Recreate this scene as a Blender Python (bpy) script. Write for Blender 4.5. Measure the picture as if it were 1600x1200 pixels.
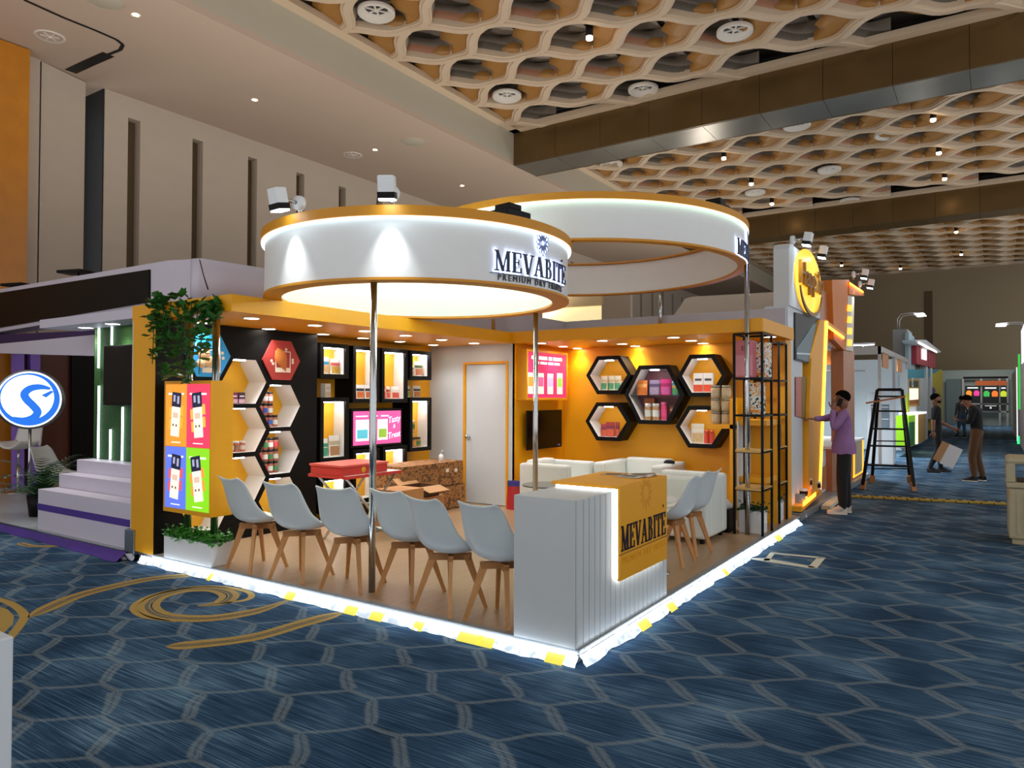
import bpy, bmesh, math, random
from mathutils import Vector, Matrix
random.seed(7)
for o in list(bpy.data.objects): bpy.data.objects.remove(o)
SC = bpy.context.scene
COL = SC.collection
# ---------------------------------------------------------------- camera (solved from the photograph's vanishing points)
F = 1126.0
YAW, PITCH, ROLL = math.radians(33.773), math.radians(1.037), math.radians(0.18)
CAM = Vector((1.9986, -3.6945, 1.55))
_fw0 = Vector((-math.sin(YAW), math.cos(YAW), 0)); _rt = Vector((math.cos(YAW), math.sin(YAW), 0))
FW = _fw0*math.cos(PITCH)+Vector((0, 0, 1))*math.sin(PITCH)
_up = _rt.cross(FW)
RT = _rt*math.cos(ROLL)+_up*math.sin(ROLL)
UP = _up*math.cos(ROLL)-_rt*math.sin(ROLL)
cd = bpy.data.cameras.new('camera'); cam = bpy.data.objects.new('camera', cd); COL.objects.link(cam)
cd.sensor_fit = 'HORIZONTAL'; cd.sensor_width = 36.0; cd.lens = 36.0*F/1600.0; cd.clip_start = .05; cd.clip_end = 300
cam.matrix_world = Matrix(((RT.x, UP.x, -FW.x, CAM.x), (RT.y, UP.y, -FW.y, CAM.y), (RT.z, UP.z, -FW.z, CAM.z), (0, 0, 0, 1)))
SC.camera = cam
def at(x, y, ax, val):
    """photo pixel -> point on the plane coordinate[ax] = val"""
    d = FW+RT*((x-800)/F)-UP*((y-600)/F)
    return CAM+d*((val-CAM[ax])/d[ax])
# ---------------------------------------------------------------- world, exposure
W = bpy.data.worlds.new('world'); SC.world = W; W.use_nodes = True
bg = W.node_tree.nodes['Background']; bg.inputs[0].default_value = (.97, .98, 1.0, 1); bg.inputs[1].default_value = .86
SC.view_settings.view_transform = 'Standard'; SC.view_settings.look = 'None'; SC.view_settings.gamma = 1
SC.view_settings.use_curve_mapping = False; SC.view_settings.exposure = 0.0
# added fill spots without fixtures, aimed up to brighten the hall ceiling
FILL_SPOTS = [(-6.4, y, 3.1, 310) for y in (-4, 3.0, 9, 15, 21)]+[(5.2, y, 3.0, 175) for y in (-3, 3, 9, 15, 21)]+[(-5.5, 27, 3, 110), (5.2, 28, 3, 110)]
for x, y, z, e in FILL_SPOTS:
    ld = bpy.data.lights.new('ceiling_fill', 'SPOT'); ld.energy = e; ld.spot_size = math.radians(168); ld.spot_blend = .7; ld.shadow_soft_size = .25; ld.color = (1, .91, .81)
    lo = bpy.data.objects.new('ceiling_fill', ld); COL.objects.link(lo); lo.location = (x, y, z); lo.rotation_euler = (math.pi, 0, 0)
# ---------------------------------------------------------------- helpers
def lin(c):
    if isinstance(c, str):
        c = c.lstrip('#'); c = [int(c[i:i+2], 16)/255 for i in (0, 2, 4)]
        c = [x/12.92 if x <= .04045 else ((x+.055)/1.055)**2.4 for x in c]
    return (c[0], c[1], c[2], 1)
MATS = {}
def mat(name, col, rough=.5, metal=0, emit=None, es=0, var=0, vscale=8, bump=0, bscale=60, spec=.5, trans=0, coat=0, stretch=None, alpha=1):
    m = bpy.data.materials.new(name); m.use_nodes = True; nt = m.node_tree; N = nt.nodes; L = nt.links
    b = N['Principled BSDF']; b.inputs['Base Color'].default_value = lin(col); b.inputs['Roughness'].default_value = rough
    b.inputs['Metallic'].default_value = metal; b.inputs['Specular IOR Level'].default_value = spec
    if trans: b.inputs['Transmission Weight'].default_value = trans
    if coat: b.inputs['Coat Weight'].default_value = coat
    if alpha < 1: b.inputs['Alpha'].default_value = alpha
    if emit is not None:
        b.inputs['Emission Color'].default_value = lin(emit); b.inputs['Emission Strength'].default_value = es
    if var or bump:
        tc = N.new('ShaderNodeTexCoord'); mp = N.new('ShaderNodeMapping'); L.new(tc.outputs['Object'], mp.inputs[0])
        if stretch: mp.inputs['Scale'].default_value = stretch
    if var:
        nz = N.new('ShaderNodeTexNoise'); nz.inputs['Scale'].default_value = vscale; nz.inputs['Detail'].default_value = 5
        L.new(mp.outputs[0], nz.inputs['Vector'])
        mx = N.new('ShaderNodeMix'); mx.data_type = 'RGBA'; c = lin(col)
        mx.inputs[6].default_value = [max(0, x*(1-var)) for x in c[:3]]+[1]; mx.inputs[7].default_value = [min(1, x*(1+var)) for x in c[:3]]+[1]
        L.new(nz.outputs['Fac'], mx.inputs[0]); L.new(mx.outputs[2], b.inputs['Base Color'])
    if bump:
        nb = N.new('ShaderNodeTexNoise'); nb.inputs['Scale'].default_value = bscale; nb.inputs['Detail'].default_value = 3
        L.new(mp.outputs[0], nb.inputs['Vector']); bp = N.new('ShaderNodeBump'); bp.inputs['Strength'].default_value = bump; bp.inputs['Distance'].default_value = .01
        L.new(nb.outputs['Fac'], bp.inputs['Height']); L.new(bp.outputs[0], b.inputs['Normal'])
    MATS[name] = m; return m
class MB:
    """collects shapes; build() links them as one mesh object"""
    def __init__(s): s.v = []; s.f = []; s.m = []; s.s = []
    def add(s, v, f, mi=0, sm=False):
        n = len(s.v); s.v += [tuple(p) for p in v]; s.f += [[i+n for i in q] for q in f]; s.m += [mi]*len(f); s.s += [sm]*len(f); return s
    def box(s, x0, x1, y0, y1, z0, z1, mi=0):
        x0, x1 = min(x0, x1), max(x0, x1); y0, y1 = min(y0, y1), max(y0, y1); z0, z1 = min(z0, z1), max(z0, z1)
        return s.add([(x0, y0, z0), (x1, y0, z0), (x1, y1, z0), (x0, y1, z0), (x0, y0, z1), (x1, y0, z1), (x1, y1, z1), (x0, y1, z1)],
                     [(0, 3, 2, 1), (4, 5, 6, 7), (0, 1, 5, 4), (1, 2, 6, 5), (2, 3, 7, 6), (3, 0, 4, 7)], mi)
    def obox(s, c, size, M=None, mi=0):
        h = Vector(size)/2; M = M or Matrix.Identity(3); c = Vector(c)
        P = [c+M@Vector((sx*h.x, sy*h.y, sz*h.z)) for sz in (-1, 1) for sx, sy in ((-1, -1), (1, -1), (1, 1), (-1, 1))]
        return s.add(P, [(0, 3, 2, 1), (4, 5, 6, 7), (0, 1, 5, 4), (1, 2, 6, 5), (2, 3, 7, 6), (3, 0, 4, 7)], mi)
    def bar(s, a, b, w, t, mi=0, w2=None, t2=None, hint=(0, 0, 1)):
        a, b = Vector(a), Vector(b); d = (b-a).normalized(); h = Vector(hint)
        if abs(d.dot(h)) > .98: h = Vector((0, 1, 0))
        u = d.cross(h).normalized(); n = u.cross(d); w2 = w2 or w; t2 = t2 or t
        P = [p+u*(i*ww/2)+n*(j*tt/2) for p, ww, tt in ((a, w, t), (b, w2, t2)) for i, j in ((-1, -1), (1, -1), (1, 1), (-1, 1))]
        return s.add(P, [(0, 3, 2, 1), (4, 5, 6, 7), (0, 1, 5, 4), (1, 2, 6, 5), (2, 3, 7, 6), (3, 0, 4, 7)], mi)
    def poly(s, pts, fn, a, b, mi=0):
        """prism: outline pts (p,q) mapped by fn(p,q,h) at heights a and b"""
        n = len(pts); V = [fn(p, q, a) for p, q in pts]+[fn(p, q, b) for p, q in pts]
        return s.add(V, [list(range(n))[::-1], [i+n for i in range(n)]]+[(i, (i+1) % n, (i+1) % n+n, i+n) for i in range(n)], mi)
    def tube(s, pts, r, n=10, mi=0, cap=True, sm=True):
        P = [Vector(p) for p in pts]; R = r if isinstance(r, (list, tuple)) else [r]*len(P); V = []; ref = None
        for i, p in enumerate(P):
            d = (P[min(i+1, len(P)-1)]-P[max(i-1, 0)]).normalized()
            if ref is None:
                ref = Vector((0, 0, 1)) if abs(d.z) < .9 else Vector((1, 0, 0))
            u = d.cross(ref).normalized(); w = u.cross(d).normalized(); ref = w
            V += [p+u*(R[i]*math.cos(2*math.pi*k/n))+w*(R[i]*math.sin(2*math.pi*k/n)) for k in range(n)]
        m = len(P)
        s.add(V, [(i*n+k, i*n+(k+1) % n, (i+1)*n+(k+1) % n, (i+1)*n+k) for i in range(m-1) for k in range(n)], mi, sm)
        if cap: s.add([], [], mi); b = len(s.v)-m*n; s.f += [[b+k for k in range(n)][::-1], [b+(m-1)*n+k for k in range(n)]]; s.m += [mi]*2; s.s += [False]*2
        return s
    def lathe(s, prof, n=24, c=(0, 0, 0), mi=0, a0=0, a1=2*math.pi, sm=True, close=False, M=None):
        full = abs(a1-a0-2*math.pi) < 1e-6; k = n if full else n+1; V = []
        for i in range(k):
            a = a0+(a1-a0)*i/n
            for r, z in prof:
                p = Vector((r*math.cos(a), r*math.sin(a), z)); p = M@p if M else p
                V.append(p+Vector(c))
        m = len(prof); mm = m if close else m-1
        return s.add(V, [(i*m+j, ((i+1) % k)*m+j, ((i+1) % k)*m+(j+1) % m, i*m+(j+1) % m) for i in range(n) for j in range(mm)], mi, sm)
    def disc(s, c, r, n=20, mi=0, up=True, ry=None):
        ry = ry or r
        V = [(c[0]+r*math.cos(2*math.pi*i/n), c[1]+ry*math.sin(2*math.pi*i/n), c[2]) for i in range(n)]
        return s.add(V, [list(range(n)) if up else list(range(n))[::-1]], mi)
    def grid(s, fn, nu, nv, mi=0, sm=True, flip=False):
        V = [fn(i/nu, j/nv) for i in range(nu+1) for j in range(nv+1)]; k = nv+1
        fs = [(i*k+j, (i+1)*k+j, (i+1)*k+j+1, i*k+j+1) for i in range(nu) for j in range(nv)]
        return s.add(V, [q[::-1] for q in fs] if flip else fs, mi, sm)
    def xf(s, M): s.v = [tuple(M@Vector(p)) for p in s.v]; return s
    def mv(s, d): s.v = [(p[0]+d[0], p[1]+d[1], p[2]+d[2]) for p in s.v]; return s
    def build(s, name, mats, parent=None, bev=0, solid=0, sub=0, loc=None, rot=0):
        me = bpy.data.meshes.new(name); me.from_pydata(s.v, [], s.f)
        mats = mats if isinstance(mats, (list, tuple)) else [mats]
        for m in mats: me.materials.append(MATS[m] if isinstance(m, str) else m)
        me.polygons.foreach_set('material_index', s.m); me.polygons.foreach_set('use_smooth', s.s); me.update()
        return obj(name, me, parent, bev, solid, sub, loc, rot)
def obj(name, me, parent=None, bev=0, solid=0, sub=0, loc=None, rot=0):
    o = bpy.data.objects.new(name, me); COL.objects.link(o)
    if parent is not None: o.parent = parent
    if loc is not None: o.location = loc
    if rot: o.rotation_euler = (0, 0, rot)
    if solid:
        md = o.modifiers.new('solid', 'SOLIDIFY'); md.thickness = solid; md.offset = 0
    if sub:
        md = o.modifiers.new('sub', 'SUBSURF'); md.levels = sub; md.render_levels = sub
    if bev:
        md = o.modifiers.new('bevel', 'BEVEL'); md.width = bev; md.segments = 2; md.limit_method = 'ANGLE'; md.angle_limit = math.radians(40)
    return o
def tag(o, label=None, cat=None, group=None, kind=None):
    if label: o['label'] = label
    if cat: o['category'] = cat
    if group: o['group'] = group
    if kind: o['kind'] = kind
    return o
def thing(name, label, cat, loc=(0, 0, 0), rz=0, group=None):
    o = bpy.data.objects.new(name, None); o.empty_display_size = .1; COL.objects.link(o); o.location = loc; o.rotation_euler = (0, 0, rz)
    return tag(o, label, cat, group)
def wpart(mb, name, mats, root, **k):
    """a part whose shapes were given in world coordinates, under an unrotated root"""
    l = root.location; p = root.parent
    lx = Vector(l)
    while p is not None: lx = lx+p.location; p = p.parent
    return mb.mv(-lx).build(name, mats, root, **k)
def dup(root, loc=None, rz=None, label=None, group=None):
    r = root.copy(); COL.objects.link(r)
    if loc is not None: r.location = loc
    if rz is not None: r.rotation_euler = (0, 0, rz)
    if label: r['label'] = label
    if group: r['group'] = group
    for ch in list(root.children):
        c = ch.copy(); COL.objects.link(c); c.parent = r
        for g in list(ch.children):
            d = g.copy(); COL.objects.link(d); d.parent = c
    return r
def XY(p, q, h): return (p, q, h)
def XZ(p, q, h): return (p, h, q)
def YZ(p, q, h): return (h, p, q)
def hexpts(cy, cz, w, h):
    return [(cy-w/2, cz), (cy-w/4, cz-h/2), (cy+w/4, cz-h/2), (cy+w/2, cz), (cy+w/4, cz+h/2), (cy-w/4, cz+h/2)]
# text: sans from the built-in font, serif capitals drawn here
def text_mb(txt, size=1.0, ext=0, align='CENTER', sp=1.0, mi=0):
    cu = bpy.data.curves.new('t', 'FONT'); cu.body = txt; cu.size = size; cu.extrude = ext; cu.align_x = align; cu.space_character = sp; cu.resolution_u = 2
    o = bpy.data.objects.new('t', cu); COL.objects.link(o); dg = bpy.context.evaluated_depsgraph_get()
    me = bpy.data.meshes.new_from_object(o.evaluated_get(dg)); m = MB()
    m.add([v.co[:] for v in me.vertices], [list(p.vertices) for p in me.polygons], mi)
    bpy.data.objects.remove(o); bpy.data.curves.remove(cu); bpy.data.meshes.remove(me); return m
def words(ws, size, ext, sp, gap):
    ms = [text_mb(w, size, ext, 'LEFT', sp) for w in ws]; W_ = [max(p[0] for p in m.v) for m in ms]; x = -(sum(W_)+gap*(len(ws)-1))/2
    for m, w in zip(ms, W_): m.mv((x, 0, 0)); x += w+gap
    return ms
def _q(x0, x1, y0, y1): return [(x0, y0), (x1, y0), (x1, y1), (x0, y1)]
def _d(xa, xb, w, y0=0, y1=1): return [(xa, y0), (xa+w, y0), (xb+w, y1), (xb, y1)]
SERIF = {  # letter: (advance, outlines) in a unit-high box; thick stems, thin hairlines, slab serifs
 'M': (1.12, [_q(.0, .30, 0, .06), _q(.0, .24, .94, 1), _q(.12, .18, .03, .97), _d(.47, .06, .17), _d(.50, .80, .06), _q(.80, .97, 0, 1), _q(.72, 1.05, 0, .06), _q(.84, 1.05, .94, 1)]),
 'E': (.78, [_q(0, .68, 0, .06), _q(0, .66, .94, 1), _q(.10, .26, 0, 1), _q(.26, .48, .48, .54), _q(.46, .50, .38, .64), _q(.63, .70, 0, .26), _q(.61, .67, .76, 1)]),
 'V': (.90, [_q(-.02, .32, .94, 1), _q(.60, .88, .94, 1), _d(.34, .06, .17), _d(.42, .73, .06)]),
 'A': (.92, [_q(-.02, .26, 0, .06), _q(.56, .92, 0, .06), _d(.08, .42, .06), _d(.64, .36, .18), _q(.20, .66, .32, .38)]),
 'B': (.82, [_q(0, .45, 0, .06), _q(0, .42, .94, 1), _q(.10, .26, 0, 1), _q(.26, .48, .50, .56), [(.42, .94), (.55, .90), (.60, .76), (.55, .60), (.42, .54), (.40, .58), (.46, .68), (.46, .82), (.40, .90)][::-1],
              [(.45, .54), (.62, .48), (.68, .28), (.62, .08), (.45, 0), (.43, .05), (.51, .16), (.51, .40), (.43, .49)][::-1], _q(.40, .46, .0, .06), _q(.38, .44, .94, 1)]),
 'I': (.44, [_q(0, .38, 0, .06), _q(0, .38, .94, 1), _q(.11, .27, 0, 1)]),
 'T': (.80, [_q(.20, .56, 0, .06), _q(.30, .46, 0, 1), _q(.02, .74, .94, 1), _q(.02, .08, .74, 1), _q(.68, .74, .74, 1)])}
def serif(ch, fn, a, b, mi=0):
    m = MB()
    for pl in SERIF[ch][1]: m.poly(pl, fn, a, b, mi)
    return m
SWORD = []; _x = 0
for _c in 'MEVABITE':
    SWORD.append((_c, _x)); _x += SERIF[_c][0]+.03+(.10 if _c == 'A' else 0)
SWIDTH = _x-.08
# ---------------------------------------------------------------- materials
mat('orange', '#f0a608', .45, var=.06, vscale=3); mat('orange2', '#e8a81a', .5)
mat('black', '#0b0b0b', .45, var=.2, spec=.18); mat('white', '#e6e6e4', .45, var=.03); mat('whitewall', '#d2d8dc', .6, var=.04, vscale=2)
mat('matwhite', '#c6caca', .55, var=.03); mat('chrome', '#c8ccd0', .16, metal=1); mat('steel', '#9aa0a4', .32, metal=1, var=.1)
mat('greytrim', '#8d9192', .45, metal=.3, var=.15, vscale=20)
mat('led', '#ffffff', .5, emit='#e0f4ff', es=13); mat('ledcool', '#ffffff', .5, emit='#dcf4ff', es=2.0); mat('ledgreen', '#ffffff', .5, emit='#d8ffe0', es=1.8)
mat('innerled', '#ffffff', .5, emit='#d8fbf4', es=30); mat('downlight', '#ffffff', .5, emit='#fff0dc', es=22); mat('stripled', '#8c949a', .35, emit='#e4f2ff', es=3); mat('stripyellow', '#b8b060', .5, emit='#f4e440', es=.8, var=.2, vscale=20)
mat('boxled', '#ffffff', .5, emit='#f4f8ff', es=26)
mat('navy', '#0c1430', .35); mat('darkgrey', '#3c3f45', .5); mat('woodleg', '#c48a50', .45, var=.22, vscale=14, stretch=(6, 6, 1)); mat('woodbrace', '#a8713c', .5, var=.2, vscale=12)
mat('shell', '#c8cece', .38); mat('cushion', '#e4e6dc', .6, var=.05)
mat('sofa', '#dfe3dc', .5, var=.04, vscale=3, bump=.1, bscale=90); mat('glass', '#30383a', .08, coat=.4); mat('screen', '#040405', .2, spec=.2)
mat('carton', '#b9824e', .75, var=.15, vscale=10); mat('kraft', '#c09060', .7, var=.1); mat('lid', '#16181a', .4)
mat('ply', '#caa05a', .55, var=.15, vscale=10); mat('red', '#c8322c', .45); mat('redpanel', '#b03a34', .5, var=.05); mat('bluepanel', '#2aa6f2', .45)
mat('gold', '#d79a14', .5); mat('ringgold', '#d28c0c', .5, var=.05)
mat('leaf', '#2f6a22', .5, var=.45, vscale=25); mat('leaf2', '#3e8a28', .5, var=.4, vscale=30); mat('leafdark', '#1f4a1e', .5, var=.4, vscale=20)
mat('purple', '#4a2f8e', .5, var=.08); mat('purpledark', '#2c1c52', .5); mat('lav', '#cfc8d6', .5, var=.03)
mat('brown', '#5a3a22', .5, var=.2); mat('woodpanel', '#a86a44', .45, var=.2, vscale=5, stretch=(1, 1, 6)); mat('copper', '#b87850', .35, var=.2)
mat('bin', '#b3a684', .55, var=.06); mat('tape', '#d8d4bc', .6)
mat('skin', '#8a5a40', .55); mat('hair', '#0c0a09', .85, spec=.05); mat('shirt', '#936a98', .85, var=.15, vscale=12, bump=.3, bscale=14); mat('trouser', '#141416', .85); mat('shoe', '#c8c4bc', .6)
mat('blackcloth', '#0d0d10', .9, bump=.3, bscale=12); mat('browncloth', '#5a3d22', .85, var=.15, vscale=10); mat('denim', '#3a5470', .85, var=.2); mat('shoedark', '#17171a', .6)
def carpet():
    m = bpy.data.materials.new('carpet'); m.use_nodes = True; nt = m.node_tree; N = nt.nodes; L = nt.links; b = N['Principled BSDF']; MATS['carpet'] = m
    b.inputs['Roughness'].default_value = .95; b.inputs['Specular IOR Level'].default_value = .1
    tc = N.new('ShaderNodeTexCoord')
    def M(op, a, bb=None, c=None):
        n = N.new('ShaderNodeMath'); n.operation = op
        for i, x in enumerate((a, bb, c)):
            if x is None: continue
            if isinstance(x, (int, float)): n.inputs[i].default_value = x
            else: L.new(x, n.inputs[i])
        return n.outputs[0]
    nz = N.new('ShaderNodeTexNoise'); nz.inputs['Scale'].default_value = 2.8; nz.inputs['Detail'].default_value = 1; L.new(tc.outputs['Object'], nz.inputs['Vector'])
    sx = N.new('ShaderNodeSeparateXYZ'); L.new(tc.outputs['Object'], sx.inputs[0]); sn = N.new('ShaderNodeSeparateXYZ'); L.new(nz.outputs['Color'], sn.inputs[0])
    X = M('ADD', sx.outputs[0], M('MULTIPLY', M('SUBTRACT', sn.outputs[0], .5), .11)); Y = M('ADD', sx.outputs[1], M('MULTIPLY', M('SUBTRACT', sn.outputs[1], .5), .11))
    X0 = M('ADD', X, 1.14); Y0 = M('ADD', Y, 1.0)
    PX, PY = .78, .442
    cand = []
    for ox, oy in ((0, 0), (PX/2, PY/2)):
        u = M('SUBTRACT', M('FLOORED_MODULO', M('ADD', X0, PX/2-ox+100*PX), PX), PX/2); v = M('SUBTRACT', M('FLOORED_MODULO', M('ADD', Y0, PY/2-oy+100*PY), PY), PY/2)
        au = M('ABSOLUTE', u); av = M('ABSOLUTE', v); d = M('MAXIMUM', av, M('MULTIPLY', M('ADD', au, av), .221/.305))
        q = M('GREATER_THAN', M('MULTIPLY', u, v), 0.0015); cand.append((d, q, av))
    first = M('LESS_THAN', cand[0][0], cand[1][0]); d = M('MINIMUM', cand[0][0], cand[1][0])
    def pick(i): return M('ADD', M('MULTIPLY', first, cand[0][i]), M('MULTIPLY', M('SUBTRACT', 1, first), cand[1][i]))
    thick = pick(1); av = pick(2)
    slant = M('LESS_THAN', av, .19); thick = M('MULTIPLY', thick, slant)
    w = M('ADD', .008, M('MULTIPLY', thick, .016))
    line = M('SUBTRACT', 1, M('MULTIPLY_ADD', M('SUBTRACT', M('SUBTRACT', .221, d), w), 70, 0)); N0 = N.new('ShaderNodeClamp'); L.new(line, N0.inputs[0]); line = N0.outputs[0]
    # core of the thick bands is darker (double line)
    core = M('MULTIPLY', thick, M('LESS_THAN', M('SUBTRACT', .221, d), .006))
    sp = N.new('ShaderNodeTexNoise'); sp.inputs['Scale'].default_value = 130; L.new(tc.outputs['Object'], sp.inputs['Vector'])
    spk = M('GREATER_THAN', sp.outputs['Fac'], .46)
    line = M('MULTIPLY', line, M('MULTIPLY_ADD', spk, .5, .5)); line = M('MULTIPLY', line, M('SUBTRACT', 1, M('MULTIPLY', core, .5)))
    # streaky blues: noise stretched along x
    mp = N.new('ShaderNodeMapping'); mp.inputs['Scale'].default_value = (.9, 48, 1); L.new(tc.outputs['Object'], mp.inputs[0])
    st = N.new('ShaderNodeTexNoise'); st.inputs['Scale'].default_value = 2.0; st.inputs['Detail'].default_value = 5; st.inputs['Roughness'].default_value = .7; L.new(mp.outputs[0], st.inputs['Vector'])
    lg = N.new('ShaderNodeTexNoise'); lg.inputs['Scale'].default_value = 1.7; lg.inputs['Detail'].default_value = 2; L.new(tc.outputs['Object'], lg.inputs['Vector'])
    fac = M('ADD', M('MULTIPLY', st.outputs['Fac'], .75), M('MULTIPLY', lg.outputs['Fac'], .4))
    rp = N.new('ShaderNodeValToRGB'); L.new(fac, rp.inputs[0]); e = rp.color_ramp.elements
    e[0].position = .40; e[0].color = lin('#142639'); e[1].position = .76; e[1].color = lin('#7392a8'); k = e.new(.58); k.color = lin('#2e4c68')
    mx = N.new('ShaderNodeMix'); mx.data_type = 'RGBA'; L.new(M('MULTIPLY', line, .26), mx.inputs[0]); L.new(rp.outputs[0], mx.inputs[6]); mx.inputs[7].default_value = lin('#b4b8b0')
    L.new(mx.outputs[2], b.inputs['Base Color'])
    bp = N.new('ShaderNodeBump'); bp.inputs['Strength'].default_value = .25; bp.inputs['Distance'].default_value = .006; L.new(sp.outputs['Fac'], bp.inputs['Height']); L.new(bp.outputs[0], b.inputs['Normal'])
carpet()
mat('scroll', '#a88840', .9, var=.25, vscale=60); mat('scrolldark', '#6e6a58', .95, var=.3, vscale=60)
def woodfloor():
    m = mat('woodfloor', '#a98a68', .36, var=.16, vscale=4, stretch=(7, 1, 1)); return m
woodfloor()
mat('ribcream', '#cdb79c', .6, var=.05); mat('petal', '#a47436', .5, var=.1); mat('drape', '#a49a8e', .55, var=.1); mat('pinkpanel', '#b88468', .55, var=.1)
mat('drapedark', '#6e665a', .6, var=.2); mat('soffit', '#c2ae9c', .7, var=.03, vscale=1); mat('soffitface', '#b8b2a0', .7); mat('hallwall', '#c0b2a2', .7, var=.06, vscale=1.5, stretch=(1, 1, 3)); mat('slot', '#5c4a30', .5)
mat('beamface', '#6a5432', .28, metal=.5, var=.25, vscale=1.2); mat('beammirror', '#a8a49a', .28, metal=.8, var=.15, vscale=1.5, bump=.25, bscale=1.2); mat('pocket', '#050505', .6); mat('amber', '#c07a1e', .3, var=.2, vscale=4)
mat('farwall', '#9c8c70', .7, var=.05, vscale=.6); mat('diffuser', '#dcd6cc', .5); mat('warmlamp', '#ffffff', .5, emit='#ffd8a0', es=30)

def crumple(name, es, scale):
    """crumpled clear plastic over an LED line: the film's folds let more or less light through"""
    mm = MATS[name]; nt = mm.node_tree; N = nt.nodes; L = nt.links; b = N['Principled BSDF']; tc = N.new('ShaderNodeTexCoord'); nz = N.new('ShaderNodeTexNoise'); nz.inputs['Scale'].default_value = scale; nz.inputs['Detail'].default_value = 4; L.new(tc.outputs['Object'], nz.inputs['Vector'])
    mr = N.new('ShaderNodeMapRange'); mr.inputs[1].default_value = .38; mr.inputs[2].default_value = .62; mr.inputs[3].default_value = es*.42; mr.inputs[4].default_value = es; L.new(nz.outputs['Fac'], mr.inputs[0]); L.new(mr.outputs[0], b.inputs['Emission Strength'])
crumple('stripled', 1.5, 15); mat('ledline', '#ffffff', .5, emit='#dcecff', es=22)
# ---------------------------------------------------------------- the hall
ZS = 7.3                                   # plain soffit height; the rest of the hall follows from sight lines to it
XF = (at(440, 84, 2, ZS).x+at(839, 276, 2, ZS).x)/2            # face of the soffit
ZW = (at(440, 8.75, 0, XF).z+at(818, 215, 0, XF).z)/2          # waffle rim height
XW = (at(440, 233, 2, ZS).x+at(681, 320, 2, ZS).x)/2           # left wall
YB1, YB1F = at(806, 258, 2, ZS).y, at(838.7, 275.6, 2, ZS).y   # first beam
YB2 = at(1440, 342, 2, ZS).y; YB2F = YB2+1.0
YFAR = 39.0; XR = 6.5; YNEAR = -6.5
floor = MB().add([(XW-1, -5.0, 0), (XR, -5.0, 0), (XR, 60, 0), (XW-1, 60, 0)], [(0, 1, 2, 3)]).build('floor', 'carpet'); tag(floor, kind='structure')
# woven gold scrolls in the carpet (flat bands a millimetre high)
def band(pts, offs, name='carpet_scroll'):
    P = [at(x, y, 2, 0) for x, y in pts]
    # smooth with Catmull-Rom
    Q = []
    for i in range(len(P)-1):
        p0, p1, p2, p3 = P[max(i-1, 0)], P[i], P[i+1], P[min(i+2, len(P)-1)]
        for k in range(6):
            t = k/6; Q.append(.5*((2*p1)+(p2-p0)*t+(2*p0-5*p1+4*p2-p3)*t*t+(3*p1-p0-3*p2+p3)*t**3))
    Q.append(P[-1]); m = MB(); n = len(Q)
    for lo, hi, mi in offs:
        V = []
        for i, q in enumerate(Q):
            d = (Q[min(i+1, n-1)]-Q[max(i-1, 0)]).normalized(); u = Vector((-d.y, d.x, 0)); tp = min(1, 8*min(i, n-1-i)/n+.15)
            V += [(q+u*lo*tp).to_tuple()[:2]+(.0015,), (q+u*hi*tp).to_tuple()[:2]+(.0015,)]
        m.add(V, [(2*i, 2*i+2, 2*i+3, 2*i+1) for i in range(n-1)], mi)
    return m.build(name, ['scroll', 'scrolldark'], floor)
B2 = [(-.075, -.025, 0), (-.02, -.008, 1), (-.003, .01, 0), (.022, .075, 0)]
band([(45, 965), (110, 935), (170, 918), (240, 904), (310, 898)], B2)
band([(308, 947), (345, 942), (358, 930), (335, 921), (290, 922), (250, 932), (233, 945), (240, 957), (270, 965), (330, 966), (400, 955), (450, 938)], B2)
band([(260, 1010), (320, 1006), (400, 995), (470, 975), (535, 957)], B2)
band([(330, 945), (385, 937), (388, 926), (350, 918), (300, 918), (240, 930), (210, 948), (225, 963), (275, 972)], [(-.03, .02, 0)])
band([(-20, 930), (20, 940), (45, 958), (40, 975), (20, 1000)], [(-.06, .0, 0)])
band([(30, 848), (50, 853), (90, 853), (120, 848)], [(-.05, -.02, 0), (.0, .04, 0)])
m = MB(); m.add([at(x, y, 2, .0015) for x, y in ((-30, 945), (-10, 945), (12, 952), (22, 962), (20, 975), (5, 990), (-30, 1000))], [(0, 6, 5, 4, 3, 2, 1)]); m.build('carpet_medallion', 'scroll', floor)
# left wall with tall slots
wl = bpy.data.objects.new('wall_left', None); COL.objects.link(wl); tag(wl, kind='structure'); wl.location = (XW, 0, 0)
ys = [at(px, py, 0, XW).y for px, py in ((210, 185), (309, 218), (393, 246), (470, 271), (535, 293))]
stp = (ys[-1]-ys[0])/4; Y0W = at(162, 300, 0, XW).y
slots = [ys[0]+stp*i for i in range(0, 27)]
zt = at(393, 246, 0, XW).z
m = MB(); y = Y0W
for s in slots:
    m.box(XW-.3, XW, y, s-.12, 0, ZS+.1); m.box(XW-.3, XW, s-.12, s+.12, zt, ZS+.1); m.box(XW-.3, XW, s-.12, s+.12, 0, 1.5); y = s+.12
m.box(XW-.3, XW, y, 60, 0, ZS+.1); wpart(m, 'wall_panel', 'hallwall', wl)
for s in slots:
    wpart(MB().box(XW-.32, XW-.2, s-.125, s+.125, 1.5, zt), 'slot_back', 'slot', wl)
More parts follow.
